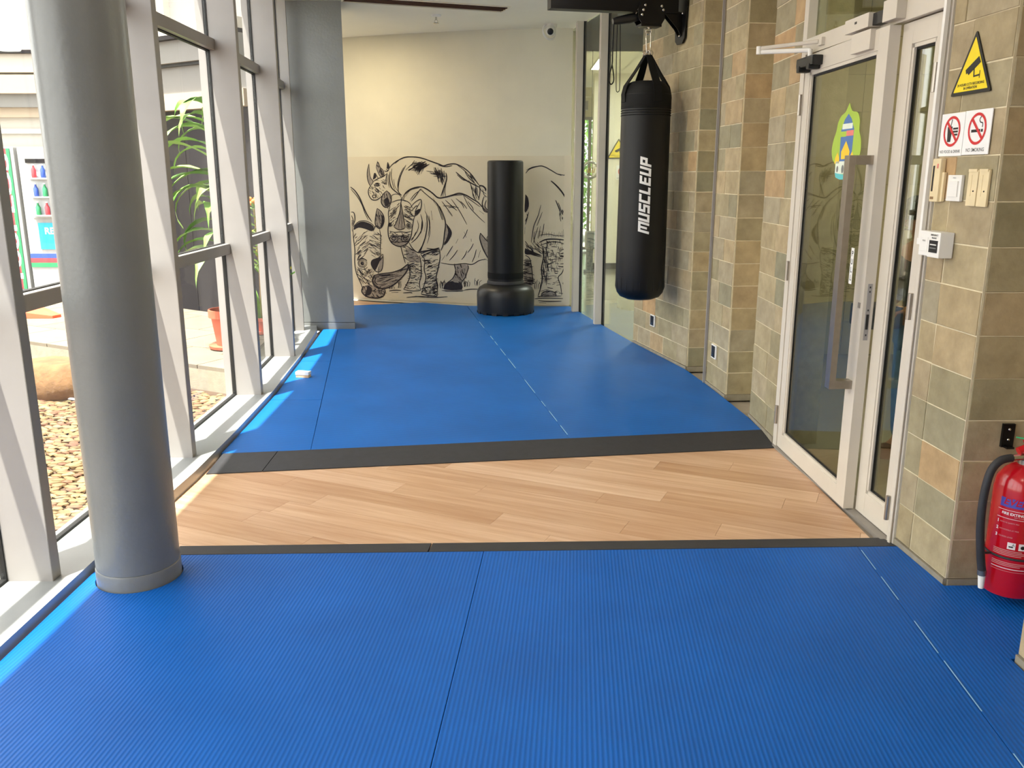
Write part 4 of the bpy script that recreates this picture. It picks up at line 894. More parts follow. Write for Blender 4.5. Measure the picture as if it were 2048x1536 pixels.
# lettering MUSCLEUP running up the bag, blocky slanted capitals on a 4 x 6 grid
GLY = {'M': [(0, 0, 1.35, 6), (0, 4.7, 5, 6), (2.2, 1.2, 3.4, 6), (4.4, 0, 5.7, 6)], 'U': [(0, 0, 1.35, 6), (2.9, 0, 4.2, 6), (0, 0, 4.2, 1.3)], 'S': [(0, 4.7, 4.2, 6), (0, 2.4, 1.35, 6), (0, 2.4, 4.2, 3.6), (2.9, 0, 4.2, 3.6), (0, 0, 4.2, 1.3)],
       'C': [(0, 0, 1.35, 6), (0, 4.7, 4.2, 6), (0, 0, 4.2, 1.3)], 'L': [(0, 0, 1.35, 6), (0, 0, 3.8, 1.3)], 'E': [(0, 0, 1.35, 6), (0, 4.7, 4.2, 6), (0, 2.4, 3.7, 3.6), (0, 0, 4.2, 1.3)], 'P': [(0, 0, 1.35, 6), (0, 4.7, 4.2, 6), (2.9, 2.1, 4.2, 6), (0, 2.1, 4.2, 3.4)]}
u = 0.0; Lz0 = 1.115 - ZB0; gs = 0.0148
# face of the bag that looks at the photographer, turned a little to the right
a0 = math.atan2(-BP.y, -BP.x) + 0.07
for ch in 'MUSCLEUP':
    mb = MB()
    for x0, y0, x1, y1 in GLY[ch]:
        nsub = max(1, int((y1 - y0) * 1.2)); vs_ = []
        for i in range(nsub + 1):
            yy = y0 + (y1 - y0) * i / nsub
            for xx in (x0, x1):
                along = (u + xx + 0.28 * yy) * gs; across = (3 - yy) * gs * 1.0
                a = a0 + across / rb; z = Lz0 + along; rr = 0.2065 - 0.004 * max(0, (z - 0.4)) / 1.2
                vs_.append((rr * math.cos(a), rr * math.sin(a), z))
        mb.add(vs_, [(2 * i, 2 * i + 1, 2 * i + 3, 2 * i + 2) for i in range(nsub)])
    o = mb.build('letter', 'white_paint', bag)
    u += (5.2 if ch == 'M' else 3.8 if ch == 'L' else 4.0) + 0.9

# ------------------------------------------------------------------ fire extinguisher in the alcove
EX = tag(empty('fire_extinguisher', (1.865, 2.955, 0.0)), 'red fire extinguisher with black hose hanging in the stone alcove', 'fire extinguisher')
er = 0.092
MB().lathe([(er - 0.03, 0.062), (er - 0.006, 0.068), (er, 0.085), (er, 0.475), (er - 0.006, 0.51), (er - 0.028, 0.54), (0.045, 0.556), (0.03, 0.562)], 48).build('cylinder', 'ext_red', EX, smooth=True)
MB().lathe([(0.026, 0.56), (0.026, 0.578), (0.020, 0.582), (0.020, 0.60), (0.024, 0.603), (0.024, 0.618)], 20).build('valve', 'brushed_steel', EX, smooth=True)
MB().lathe([(0.013, 0), (0.013, 0.035), (0.008, 0.04)], 14, M=Matrix.Translation((0, -0.02, 0.588)) @ Matrix.Rotation(PI / 2, 4, 'X')).build('pressure_gauge', 'chrome', EX, smooth=True)
MB().tube([(-0.04, -0.012, 0.612), (0.01, -0.012, 0.632), (0.10, -0.012, 0.652), (0.14, -0.012, 0.650)], [0.016, 0.017, 0.015, 0.012], 10).build('carry_handle', 'ext_red', EX, smooth=True)
MB().tube([(-0.02, -0.012, 0.645), (0.03, -0.012, 0.672), (0.10, -0.012, 0.70), (0.15, -0.012, 0.712)], [0.013, 0.016, 0.014, 0.011], 10).build('squeeze_lever', 'ext_red', EX, smooth=True)
MB().ring((0.005, -0.035, 0.628), 0.018, 0.0025, (1, 0.3, 0), 18, 6).build('safety_pin', 'chrome', EX, smooth=True)
MB().tube(catmull([(-0.06, -0.02, 0.668), (-0.03, -0.03, 0.664), (-0.005, -0.034, 0.655), (0.01, -0.034, 0.63)], 4), 0.0028, 6).build('safety_tie', 'tie_green', EX, smooth=True)
hs = empty('hose', (0, 0, 0)); hs.parent = EX
hp = catmull([(-0.06, -0.012, 0.588), (-0.105, -0.018, 0.578), (-0.138, -0.024, 0.535), (-0.152, -0.028, 0.44), (-0.150, -0.03, 0.33), (-0.135, -0.03, 0.22), (-0.122, -0.03, 0.155)], 5)
MB().tube(hp, 0.0145, 12).build('rubber_tube', 'rubber_black', hs, smooth=True)
MB().tube([(-0.02, -0.012, 0.592), (-0.062, -0.012, 0.588)], 0.012, 12).build('coupling', 'chrome', hs, smooth=True)
MB().tube([(-0.122, -0.03, 0.158), (-0.120, -0.03, 0.138)], 0.016, 12).build('ferrule', 'brushed_steel', hs, smooth=True)
MB().tube([(-0.120, -0.03, 0.14), (-0.117, -0.03, 0.085)], [0.0135, 0.010], 12).build('nozzle', 'plastic_white', hs, smooth=True)
MB().ring((0, 0, 0.222), er + 0.002, 0.0045, n=40, m=8).build('hose_strap', 'rubber_black', EX, smooth=True)
MB().tube([(-0.09, -0.02, 0.222), (-0.125, -0.028, 0.225)], 0.005, 8).build('hose_clip', 'rubber_black', EX, smooth=True)
ea = math.atan2(-2.955, -1.865) + 0.0
def on_ext(zc_, off=0.0016, sh_=0.0):
    def fn(x, y): a = ea + (x + sh_) / er; return ((er + off) * math.cos(a), (er + off) * math.sin(a), zc_ + y)
    return fn
def ext_print(name, vf, z, mat, sh_=0.0, off=0.0016): put(MB(), vf, on_ext(z, off, sh_)).build(name, mat, EX)
def wide(x0, x1, y0, y1, n=10):
    v = [(x0 + (x1 - x0) * i / n, y) for i in range(n + 1) for y in (y0, y1)]; return v, [(2 * i, 2 * i + 2, 2 * i + 3, 2 * i + 1) for i in range(n)]
ext_print('blue_band', wide(-0.062, 0.062, -0.017, 0.017), 0.432, 'ext_blue', off=0.0012)
ext_print('maker_lettering', text_polys('EVER', 0.036, bold=0.0008, shear=0.25), 0.436, 'ext_red', sh_=-0.012)
ext_print('rule', wide(-0.068, 0.068, -0.0008, 0.0008), 0.404, 'print_white')
ext_print('title', text_polys('FIRE EXTINGUISHER', 0.0135, bold=0.0004), 0.391, 'print_white', sh_=0.008)
ext_print('subtitle', text_polys('DRY POWDER', 0.006), 0.381, 'print_pale', sh_=0.01)
ext_print('rule', wide(-0.068, 0.068, -0.0008, 0.0008), 0.373, 'print_white')
for k, (nn, tx) in enumerate((('1', 'REMOVE SAFETY PIN'), ('2', 'AIM NOZZLE AT FIRE'), ('3', 'SQUEEZE LEVER'))):
    z = 0.357 - 0.027 * k
    ext_print('step_number', text_polys(nn, 0.016, bold=0.0006), z, 'print_white', sh_=-0.062)
    ext_print('step_text', text_polys(tx, 0.0068, align='LEFT'), z, 'print_pale', sh_=-0.054)
for s_ in (-0.006, 0.030): ext_print('pictogram', wide(-0.013, 0.013, -0.013, 0.013, 4), 0.272, 'print_white', sh_=s_)
ext_print('pictogram_mark', wide(-0.008, 0.006, -0.004, 0.001, 3), 0.270, 'sign_black', sh_=-0.006, off=0.002); ext_print('pictogram_mark', text_polys('A', 0.014), 0.276, 'sign_black', sh_=0.0, off=0.002); ext_print('pictogram_mark', circ(0, 0, 0.007, 14), 0.271, 'sign_black', sh_=0.030, off=0.002)
for k, z in enumerate((0.252, 0.246, 0.240, 0.234, 0.205, 0.199, 0.193)): ext_print('small_print', wide(-0.066, 0.03 + 0.03 * ((k * 7) % 3) / 2, -0.0012, 0.0012), z, 'print_pale')
ext_print('rule', wide(-0.066, 0.068, -0.0014, 0.0014), 0.182, 'print_white'); ext_print('rule', wide(-0.066, 0.068, -0.0006, 0.0006), 0.172, 'print_pale')
wb = tag(MB().box(-0.022, 0.022, -0.006, 0.006, -0.045, 0.045).box(-0.014, 0.014, -0.03, -0.006, -0.045, -0.038).build('hanger_bracket', 'steel_black', loc=(1.852, 3.066, 0.635)), 'small black metal hanger plate on the alcove wall above the extinguisher', 'bracket')
for z in (0.025, -0.015): MB().ball((0, -0.007, z), 0.006, 10, 6).build('screw', 'chrome', wb, smooth=True)

# ------------------------------------------------------------------ signs and electrical plates on the near stone pier
WA, WB = Vector((1.667, 3.462, 0)), Vector((1.690, 3.072, 0)); wd_ = (WB - WA).normalized(); wnrm = Vector((wd_.y, -wd_.x, 0))
if wnrm.x > 0: wnrm = -wnrm
wrz = math.atan2(wd_.y, wd_.x)
def wall_thing(name, label, cat, u, z, off=0.003, group=None):
    p = WA + wd_ * u + wnrm * off; return tag(empty(name, (p.x, p.y, z), wrz), label, cat, group)     # local x along the wall, -y out of it, z up
def face(root, name, vf, mat, y=0.0, th=0.0):
    mb = MB()
    if th:
        v, f = vf; n = len(v)
        mb.add([(a, y, b) for a, b in v] + [(a, y + th, b) for a, b in v], [tuple(range(n)), tuple(range(n, 2 * n))[::-1]] + [(i, (i + 1) % n, n + (i + 1) % n, n + i) for i in range(n)])
    else: put(mb, vf, lambda a, b: (a, y, b))
    return mb.build(name, mat, root)
def rounded(pts, r, n=4):
    out = []; m = len(pts)
    for i in range(m):
        p, a, b = Vector(pts[i]), Vector(pts[i - 1]), Vector(pts[(i + 1) % m])
        p0 = p + (a - p).normalized() * r; p1 = p + (b - p).normalized() * r
        for k in range(n + 1):
            t = k / n; q = p0 * (1 - t) ** 2 + p * 2 * t * (1 - t) + p1 * t * t; out.append((q.x, q.y))
    return out
def cctv_sign(root):
    face(root, 'sign_plate', ngon(rounded([(-0.128, -0.105), (0.128, -0.105), (0.0, 0.115)], 0.012)), 'sign_black', -0.004, 0.004)
    face(root, 'yellow_field', ngon(rounded([(-0.108, -0.093), (0.108, -0.093), (0.0, 0.092)], 0.004)), 'sign_yellow', -0.0046)
    face(root, 'camera_symbol', ngon([(-0.042, -0.018), (0.035, 0.022), (0.05, 0.0), (-0.02, -0.038), (-0.028, -0.03), (-0.036, -0.034)]), 'sign_black', -0.0052)
    face(root, 'bracket_symbol', ngon([(0.008, -0.016), (0.014, -0.014), (0.018, -0.042), (0.048, -0.040), (0.048, -0.028), (0.052, -0.028), (0.052, -0.054), (0.048, -0.054), (0.048, -0.046), (0.012, -0.048)]), 'sign_black', -0.0052)
    for t, z in (('24 HOURS CCTV RECORDING', -0.070), ('IN OPERATION', -0.083)): face(root, 'lettering', text_polys(t, 0.0125, bold=0.0003), 'sign_black', -0.0052)
    for o_, z in zip([c for c in root.children if c.name.startswith('lettering')], (-0.070, -0.083)): o_.location.z = z
def food_sign(root):
    face(root, 'sign_plate', rect(-0.078, 0.078, -0.078, 0.078), 'white_paint', -0.003, 0.003)
    face(root, 'cup_symbol', ngon([(-0.032, 0.03), (0.002, 0.03), (-0.004, -0.026), (-0.026, -0.026)]), 'sign_black', -0.0034); face(root, 'straw_symbol', ngon([(-0.014, 0.03), (-0.009, 0.03), (-0.002, 0.056), (-0.007, 0.056)]), 'sign_black', -0.0034)
    for k in range(3): face(root, 'burger_symbol', rect(0.006, 0.040, -0.004 + 0.011 * k, 0.003 + 0.011 * k), 'sign_black', -0.0034)
    face(root, 'prohibition_ring', annulus(0, 0.012, 0.046, 0.056), 'sign_red', -0.004)
    face(root, 'prohibition_bar', ngon([(-0.038, 0.042), (-0.030, 0.050), (0.038, -0.018), (0.030, -0.026)]), 'sign_red', -0.004)
    face(root, 'lettering', text_polys('NO FOOD & DRINK', 0.0155, bold=0.0001), 'sign_black', -0.0034).location.z = -0.062
def smoke_sign(root):
    face(root, 'sign_plate', rect(-0.082, 0.082, -0.078, 0.078), 'white_paint', -0.003, 0.003)
    face(root, 'cigarette_symbol', rect(-0.036, 0.020, 0.0, 0.010), 'sign_black', -0.0034); face(root, 'cigarette_tip_symbol', rect(0.024, 0.036, 0.0, 0.010), 'sign_black', -0.0034)
    mb = MB().tube(catmull([(0.03, -0.0036, 0.016), (0.03, -0.0036, 0.03), (0.016, -0.0036, 0.034), (0.010, -0.0036, 0.044), (0.018, -0.0036, 0.054)], 4), 0.0022, 5, 0.15); mb.build('smoke_symbol', 'sign_black', root)
    face(root, 'prohibition_ring', annulus(0, 0.012, 0.046, 0.056), 'sign_red', -0.004)
    face(root, 'prohibition_bar', ngon([(-0.038, 0.042), (-0.030, 0.050), (0.038, -0.018), (0.030, -0.026)]), 'sign_red', -0.004)
    face(root, 'lettering', text_polys('NO SMOKING', 0.018, bold=0.0001), 'sign_black', -0.0034).location.z = -0.062
cctv_sign(wall_thing('warning_sign', 'yellow triangular camera warning sign high on the near stone pier', 'sign', 0.172, 1.972))
food_sign(wall_thing('prohibition_sign', 'white no food and drink sign with red ring on the stone pier', 'sign', 0.083, 1.728))
smoke_sign(wall_thing('prohibition_sign', 'white no smoking sign with red ring on the stone pier', 'sign', 0.246, 1.73))
kp = wall_thing('intercom_cradle', 'aged cream slotted wall cradle left of the white switch', 'wall fitting', 0.035, 1.56)
MB().box(-0.030, 0.030, -0.022, 0.0, -0.082, 0.082).build('body', 'plastic_aged', kp, bevel=0.006); MB().box(-0.019, -0.009, -0.0235, -0.02, -0.042, 0.055).build('slot', 'plastic_black', kp)
MB().box(0.008, 0.016, -0.0235, -0.022, 0.045, 0.062).build('faded_logo', 'sticker_pink', kp); MB().box(-0.02, 0.002, -0.0235, -0.022, -0.072, -0.062).build('worn_print', 'stem_brown', kp)
MB().box(0.028, 0.044, -0.012, 0.0, -0.08, 0.03).build('back_plate', 'plastic_aged', kp, bevel=0.003)
sw = wall_thing('light_switch', 'square white rocker switch between the cream plates on the stone pier', 'switch', 0.155, 1.532)
MB().box(-0.046, 0.046, -0.012, 0.0, -0.048, 0.048).build('plate', 'plastic_white', sw, bevel=0.003); MB().box(-0.030, 0.030, -0.017, -0.011, -0.032, 0.026).build('rocker', 'plastic_white', sw, bevel=0.002)
face(sw, 'lettering', text_polys('PRESS', 0.008), 'grey_plastic', -0.0126).location.z = 0.037
for u, lb_ in ((0.268, 'aged cream blank plate right beside the white switch'), (0.334, 'outermost aged cream blank plate nearest the pier corner')):
    bp_ = wall_thing('blank_plate', lb_, 'wall fitting', u, 1.535, group='aged cream blank plates')
    MB().box(-0.030, 0.030, -0.010, 0.0, -0.066, 0.062).build('plate', 'plastic_aged', bp_, bevel=0.004); MB().box(-0.012, -0.004, -0.0112, -0.009, -0.03, 0.045).build('groove', 'plastic_aged', bp_); MB().ball((0.012, -0.0104, -0.012), 0.003, 8, 5).build('screw', 'steel_black', bp_); MB().box(-0.026, 0.026, -0.013, 0.0, 0.056, 0.066).build('top_lip', 'plastic_aged', bp_)
em = wall_thing('emergency_release', 'white emergency release box joined to the white cable trunking', 'wall fitting', 0.105, 1.318)
MB().box(-0.01, 0.075, -0.055, 0.0, -0.047, 0.05).build('housing', 'plastic_white', em, bevel=0.004); MB().box(-0.085, -0.008, -0.048, 0.0, -0.045, 0.05).build('side_box', 'plastic_white', em, bevel=0.003)
MB().box(0.004, 0.062, -0.057, -0.054, -0.028, 0.018).build('window', 'plastic_black', em); MB().box(0.012, 0.055, -0.058, -0.056, 0.0, 0.004).build('inner_bar', 'plastic_white', em); MB().box(0.012, 0.055, -0.058, -0.056, -0.013, -0.009).build('inner_bar', 'grey_plastic', em)
MB().box(-0.072, -0.022, -0.050, -0.047, -0.028, 0.026).build('push_plate', 'plastic_white', em, bevel=0.001)
o = face(em, 'lettering', text_polys('EMERGENCY', 0.009, bold=0.0002), 'sign_black', -0.0556); o.location = (0.033, 0, 0.038); o = face(em, 'lettering', text_polys('RELEASE', 0.009, bold=0.0002), 'sign_black', -0.0556); o.location = (0.033, 0, 0.027)
o = face(em, 'lettering', text_polys('PUSH', 0.009), 'grey_plastic', -0.0506); o.location = (-0.047, 0, 0.012)
cd = tag(empty('cable_trunking', (0, 0, 0)), 'slim white cable trunking running down the door frame to the release box', 'trunking')
p = WA + wd_ * -0.022 + wnrm * 0.002
M = Matrix.Translation((p.x, p.y, 0)) @ Matrix.Rotation(wrz, 4, 'Z')
MB().box(-0.009, 0.009, -0.028, -0.012, 1.335, CEIL - 0.005, M).build('upright', 'plastic_white', cd, bevel=0.001); MB().box(-0.010, 0.042, -0.032, -0.012, 1.31, 1.335, M).build('elbow', 'plastic_white', cd, bevel=0.001); MB().box(-0.009, 0.009, -0.016, -0.012, 0.01, 1.31, M).build('lower_run', 'frame_white', cd)

# outlets low on the far piers
def outlet(A_, B_, px, py, label):
    A_, B_ = Vector((*A_, 0)), Vector((*B_, 0)); d = (B_ - A_).normalized(); n = Vector((d.y, -d.x, 0)); n = n if n.x < 0 else -n
    r = ray(px, py); o_ = Vector((0, 0, CAMH)); t = (A_ - o_).dot(n) / r.dot(n); p_ = o_ + r * t + n * 0.003
    root = tag(empty('wall_outlet', p_, math.atan2(d.y, d.x)), label, 'outlet', 'wall outlets')
    MB().box(-0.052, 0.052, -0.010, 0.0, -0.052, 0.052).build('surround', 'plastic_white', root, bevel=0.002); MB().box(-0.040, 0.034, -0.0125, -0.008, -0.042, 0.042).build('open_box', 'plastic_black', root)
    MB().box(-0.01, 0.002, -0.014, -0.012, -0.03, -0.02).build('terminal', 'chrome', root)
outlet((1.16, 8.095), (1.437, 6.902), 1307, 641, 'black wall outlet low on the pier behind the hanging bag')
outlet((1.492, 6.43), (1.533, 5.972), 1430, 703, 'black wall outlet low on the narrow middle stone pier')

# ------------------------------------------------------------------ ceiling fittings
def ceil_at(px, py): return on_z(px, py, CEIL)
p = on_y(1103, 58, 10.15)
sc_ = tag(empty('security_camera', (p.x, 10.15, CEIL)), 'white dome security camera under the ceiling beside the glass partition', 'camera')
MB().lathe([(0.062, 0.0), (0.062, -0.02), (0.05, -0.04)][::-1], 28).build('base', 'plastic_white', sc_, smooth=True)
MB().ball((-0.01, -0.03, -0.07), 0.058, 22, 14).build('eyeball', 'plastic_white', sc_, smooth=True)
ld = Vector((-0.1, -0.93, -0.32)).normalized(); lc = Vector((-0.01, -0.03, -0.07)) + ld * 0.05
MB().lathe([(0.034, 0), (0.034, 0.014), (0.028, 0.018)], 20, M=Matrix.Translation(lc) @ ld.to_track_quat('Z', 'Y').to_matrix().to_4x4()).build('lens', 'plastic_black', sc_, smooth=True)
MB().ring((-0.028, -0.02, -0.082), 0.082, 0.011, (0.55, -0.8, 0.2), 28, 8).build('trim_ring', 'plastic_white', sc_, smooth=True)
p = ceil_at(872, 30)
sk = tag(empty('sprinkler', (p.x, p.y, CEIL)), 'small sprinkler head on the ceiling before the back wall', 'sprinkler')
MB().lathe([(0.012, -0.02), (0.05, -0.012), (0.055, 0.0)], 20).build('rosette', 'plastic_white', sk, smooth=True); MB().lathe([(0.010, -0.05), (0.010, -0.02)], 12).build('body', 'chrome', sk, smooth=True)
MB().lathe([(0.028, -0.082), (0.030, -0.078), (0.026, -0.076)], 18).build('deflector', 'chrome', sk, smooth=True)
for s_ in (-1, 1): MB().tube([(0.008 * s_, 0, -0.045), (0.018 * s_, 0, -0.062), (0.006 * s_, 0, -0.078)], 0.003, 6).build('frame_arm', 'chrome', sk)
a_, b_ = ceil_at(1021, 13), ceil_at(690, -9)
a_, b_ = Vector((a_.x, a_.y)), Vector((b_.x, b_.y)); dv_ = (b_ - a_); vrz = math.atan2(dv_.y, dv_.x); vl = dv_.length
vt = tag(empty('ceiling_vent', (a_.x, a_.y, CEIL), vrz), 'long dark brown linear slot vent in the ceiling', 'vent')
mb = MB().box(0, vl, -0.27, -0.26, -0.012, 0.0); mb.box(0, vl, 0.0, 0.01, -0.012, 0.0); mb.box(0, 0.012, -0.26, 0.0, -0.012, 0.0); mb.box(vl - 0.012, vl, -0.26, 0.0, -0.012, 0.0); mb.build('frame', 'wall_white', vt)
MB().box(0.012, vl - 0.012, -0.26, 0.0, -0.003, 0.0).build('dark_slot', 'vent_brown', vt)
for y in (-0.065, -0.13, -0.195): MB().box(0.012, vl - 0.012, y - 0.003, y + 0.003, -0.010, -0.003).build('vane', 'vent_brown', vt)

# small box left on the mat
p = on_z(607, 754, MAT_Z)
bx_ = tag(empty('small_box', (p.x, p.y, MAT_Z), math.radians(-8)), 'small white and wooden block lying on the blue mat by the sill', 'box')
MB().box(-0.052, 0.052, -0.028, 0.028, 0.0, 0.022).build('wooden_body', 'wood_pale', bx_, bevel=0.002); MB().box(-0.054, 0.054, -0.030, 0.030, 0.022, 0.046).build('white_lid', 'white_paint', bx_, bevel=0.002)

# ------------------------------------------------------------------ lamps of the inner rooms, plus added fill lamps
def ceiling_lamp(x, y, sx, sy, mat, label, z=CEIL):
    r_ = tag(empty('ceiling_light', (x, y, z)), label, 'light')
    mb = MB().box(-sx - 0.02, sx + 0.02, -sy - 0.02, -sy, -0.02, 0.0); mb.box(-sx - 0.02, sx + 0.02, sy, sy + 0.02, -0.02, 0.0); mb.box(-sx - 0.02, -sx, -sy, sy, -0.02, 0.0); mb.box(sx, sx + 0.02, -sy, sy, -0.02, 0.0); mb.build('frame', 'frame_white', r_)
    MB().box(-sx, sx, -sy, sy, -0.012, -0.002).build('diffuser', mat, r_)
ceiling_lamp(3.0, 5.0, 0.3, 0.6, 'lamp_panel', 'square ceiling light panel in the room behind the glass door')
ceiling_lamp(1.30, 13.4, 0.06, 0.8, 'lamp_lobby', 'bright linear ceiling light in the lobby behind the glass partition')
ceiling_lamp(2.6, 11.6, 0.3, 0.6, 'lamp_lobby', 'added square ceiling light panel brightening the lobby')  # extra panel added to brighten the lobby

def downlight(x, y, power, col, label):
    r_ = tag(empty('downlight', (x, y, CEIL)), label, 'light')
    MB().lathe([(0.07, -0.004), (0.085, -0.008), (0.09, 0.0)], 28, cap=False).build('trim_ring', 'frame_white', r_, smooth=True)
    MB().lathe([(0.07, -0.003), (0.07, -0.001)], 28).build('lens', 'lamp_panel' if col[2] > 0.7 else 'lamp_warm', r_)
    l_ = bpy.data.lights.new('downlight_lamp', 'AREA'); l_.shape = 'DISK'; l_.size = 0.14; l_.energy = power; l_.color = col
    lo_ = bpy.data.objects.new('downlight_lamp', l_); COL.objects.link(lo_); lo_.parent = r_; lo_.location = (0, 0, -0.012)
downlight(-2.05, 9.75, 24, (1.0, 0.84, 0.55), 'warm round downlight behind the square grey column')
for k, (x, y) in enumerate(((0.2, 6.6), (0.2, 3.6), (0.2, 0.6))): downlight(x, y, 9, (1.0, 0.92, 0.78), ('added unseen ceiling downlight nearest the hanging bag', 'added unseen ceiling downlight above the wooden floor strip', 'added unseen ceiling downlight above the near mats')[k])  # downlights added out of view to lift the corridor's brightness

# lobby things seen through the partition
def lobby_sign(name, label, px, py, fn):
    q = on_y(px, py, 14.885); root = tag(empty(name, (q.x, 14.88, q.z)), label, 'sign'); fn(root); return root
s1 = lobby_sign('warning_sign', 'yellow triangular camera warning sign on the white lobby wall', 1237, 298, cctv_sign)
s2 = lobby_sign('prohibition_sign', 'white prohibition sign on the white lobby wall behind the hanging bag', 1246, 345, food_sign)
for s_ in (s1, s2): s_.scale = (1.5, 1.0, 1.5)
q = on_y(1181, 545, 14.2)
kk = tag(empty('gate_kiosk', (q.x, 14.4, 0.0)), 'grey rounded kiosk on a post in the lobby', 'kiosk')
MB().box(-0.10, 0.10, -0.06, 0.06, 0.0, 0.04).build('foot', 'grey_plastic', kk, bevel=0.01); MB().box(-0.05, 0.05, -0.035, 0.035, 0.04, 0.42).build('post', 'grey_plastic', kk, bevel=0.012)
MB().box(-0.085, 0.085, -0.05, 0.05, 0.38, 0.68).build('head_shell', 'silver', kk, bevel=0.03); MB().box(-0.062, 0.062, -0.056, -0.048, 0.41, 0.65).build('screen', 'grey_plastic', kk, bevel=0.003)
q = on_y(1181, 340, 12.2)
rg = tag(empty('hanging_emblem', (q.x, 12.2, q.z)), 'silver ring emblem with gold crest hanging in the lobby', 'emblem')
MB().ring((0, 0, 0), 0.105, 0.018, (0, 1, 0), 28, 8).build('silver_ring', 'silver', rg, smooth=True)
for k in range(5): MB().tube([((k - 2) * 0.022, 0, -0.04), ((k - 2) * 0.03, 0, 0.02 + 0.012 * (2 - abs(k - 2)))], [0.010, 0.006], 6).build('gold_crest', 'gold', rg)
MB().tube([(0.0, 0, 0.105), (0.0, 0, CEIL - q.z)], 0.003, 6).build('hanging_wire', 'steel_black', rg)

# ------------------------------------------------------------------ outdoors
GZ, PZ = -0.05, 0.13
gnd = struct(MB().prism([(-2.03, -8), (-2.03, 5.0), (-2.06, 6.2), (-2.17, 7.4), (-2.3, 8.6), (-2.62, 9.9), (-3.05, 11.4), (-3.5, 13.0), (-3.5, 22), (-40, 22), (-40, -8)], -0.3, GZ - 0.02).build('ground', 'soil'))
struct(MB().box(-12, 20, 19.3, 60, -0.3, -0.1).build('ground_behind_lobby', 'asphalt'))
# pebbles pressed into the bed beside the glass
ico = bmesh.new(); bmesh.ops.create_icosphere(ico, subdivisions=1, radius=1.0)
iv = [v.co.copy() for v in ico.verts]; idx = {v: i for i, v in enumerate(ico.verts)}; ifc = [tuple(idx[v] for v in f.verts) for f in ico.faces]; ico.free()
rand_peb = random.Random(21); pb = [MB(), MB(), MB()]
plain('pebble_tan', S(104, 80, 48), 0.7, var=0.25, scale=8); plain('pebble_pale', S(116, 98, 64), 0.7, var=0.2, scale=8); plain('pebble_rust', S(94, 62, 40), 0.7, var=0.25, scale=8)
y = 3.0
while y < 7.2:
    x = -2.10
    while x > -4.3:
        if not (-0.86 < x / (y * 0.97 + 0.36) < -0.30) or (x + 2.29) * 0.469 + (y - 6.40) * 0.883 > -0.02: x -= 0.05; continue
        a, b, c = rand_peb.uniform(0.028, 0.05), rand_peb.uniform(0.016, 0.026), rand_peb.uniform(0.010, 0.018); th = rand_peb.uniform(-0.4, 0.4)
        c_, s_ = math.cos(th), math.sin(th); ox, oy = x + rand_peb.uniform(-0.015, 0.015), y + rand_peb.uniform(-0.012, 0.012)
        pb[rand_peb.choice((0, 0, 1, 1, 2))].add([(ox + a * v.x * c_ - b * v.y * s_, oy + a * v.x * s_ + b * v.y * c_, GZ - 0.012 + rand_peb.uniform(0, 0.004) + c * v.z) for v in iv], ifc)
        x -= rand_peb.uniform(0.05, 0.075)
    y += 0.036
for m_, nm, lb_ in zip(pb, ('pebble_tan', 'pebble_pale', 'pebble_rust'), ('tan river pebbles bedded outside the near window', 'pale yellow river pebbles bedded outside the near window', 'rust brown river pebbles bedded outside the near window')):
    o = m_.build('pebbles', nm, smooth=True); tag(o, lb_, 'pebbles'); o['kind'] = 'stuff'
# raised paved terrace
TR = [(-2.14, 6.40), (-2.19, 7.3), (-2.33, 8.5), (-2.66, 9.85), (-3.05, 11.2), (-3.5, 13.0), (-9.8, 13.0), (-9.8, 10.47)]
ter = struct(MB().prism(TR, -0.3, PZ - 0.03).build('terrace', 'skirting_stone'), 'raised stone terrace outside the windows', 'terrace')
ta = math.atan2(-0.469, 0.883); tc_, ts_ = math.cos(ta), math.sin(ta); SLB = 0.62
for i in range(-18, 12):
    for j in range(0, 14):
        u0, v0 = i * SLB + (SLB / 2 if j % 2 else 0), 4.55 + (j - 1) * SLB
        lp = [(u0 + 0.004, v0 + 0.004), (u0 + SLB - 0.004, v0 + 0.004), (u0 + SLB - 0.004, v0 + SLB - 0.004), (u0 + 0.004, v0 + SLB - 0.004)]
        wp = clip_convex([(u * tc_ - v * ts_, u * ts_ + v * tc_) for u, v in lp], TR)
        if len(wp) < 3 or area(wp) < 0.01: continue
        c0 = (sum(q[0] for q in wp) / len(wp), sum(q[1] for q in wp) / len(wp))
        MB().prism([(q[0] - c0[0], q[1] - c0[1]) for q in wp], PZ - 0.03, PZ).build('paving_slab', 'paving', ter, loc=(c0[0], c0[1], 0))
# boulder and edging
bm = bmesh.new(); bmesh.ops.create_icosphere(bm, subdivisions=3, radius=1.0); RB = random.Random(3)
from mathutils import noise as mnoise
for v in bm.verts:
    k = 1 + 0.16 * mnoise.noise(v.co * 1.7); v.co = Vector((v.co.x * 0.42 * k, v.co.y * 0.26 * k, max(-0.6, min(0.62, v.co.z)) * 0.24 * k))
me = bpy.data.meshes.new('boulder'); bm.to_mesh(me); bm.free(); me.materials.append(MATS['boulder'])
for q in me.polygons: q.use_smooth = True
o = bpy.data.objects.new('boulder', me); COL.objects.link(o); o.location = (-3.52, 6.42, GZ + 0.10); o.rotation_euler = (0, 0, -0.35); tag(o, 'rough yellow-brown boulder on the pebbles below the terrace', 'boulder')
a_, b_ = on_z(70, 789, GZ), on_z(150, 802, GZ)
tag(MB().tube([a_ + Vector((-0.6, 0.1, 0.012)), a_ + Vector((0, 0, 0.012)), b_ + Vector((0, 0, 0.012)), b_ + (b_ - a_) * 1.2 + Vector((0, 0, 0.012))], 0.009, 8).build('edging_strip', 'white_paint', smooth=True), 'thin white edging strip lying across the pebbles', 'edging')
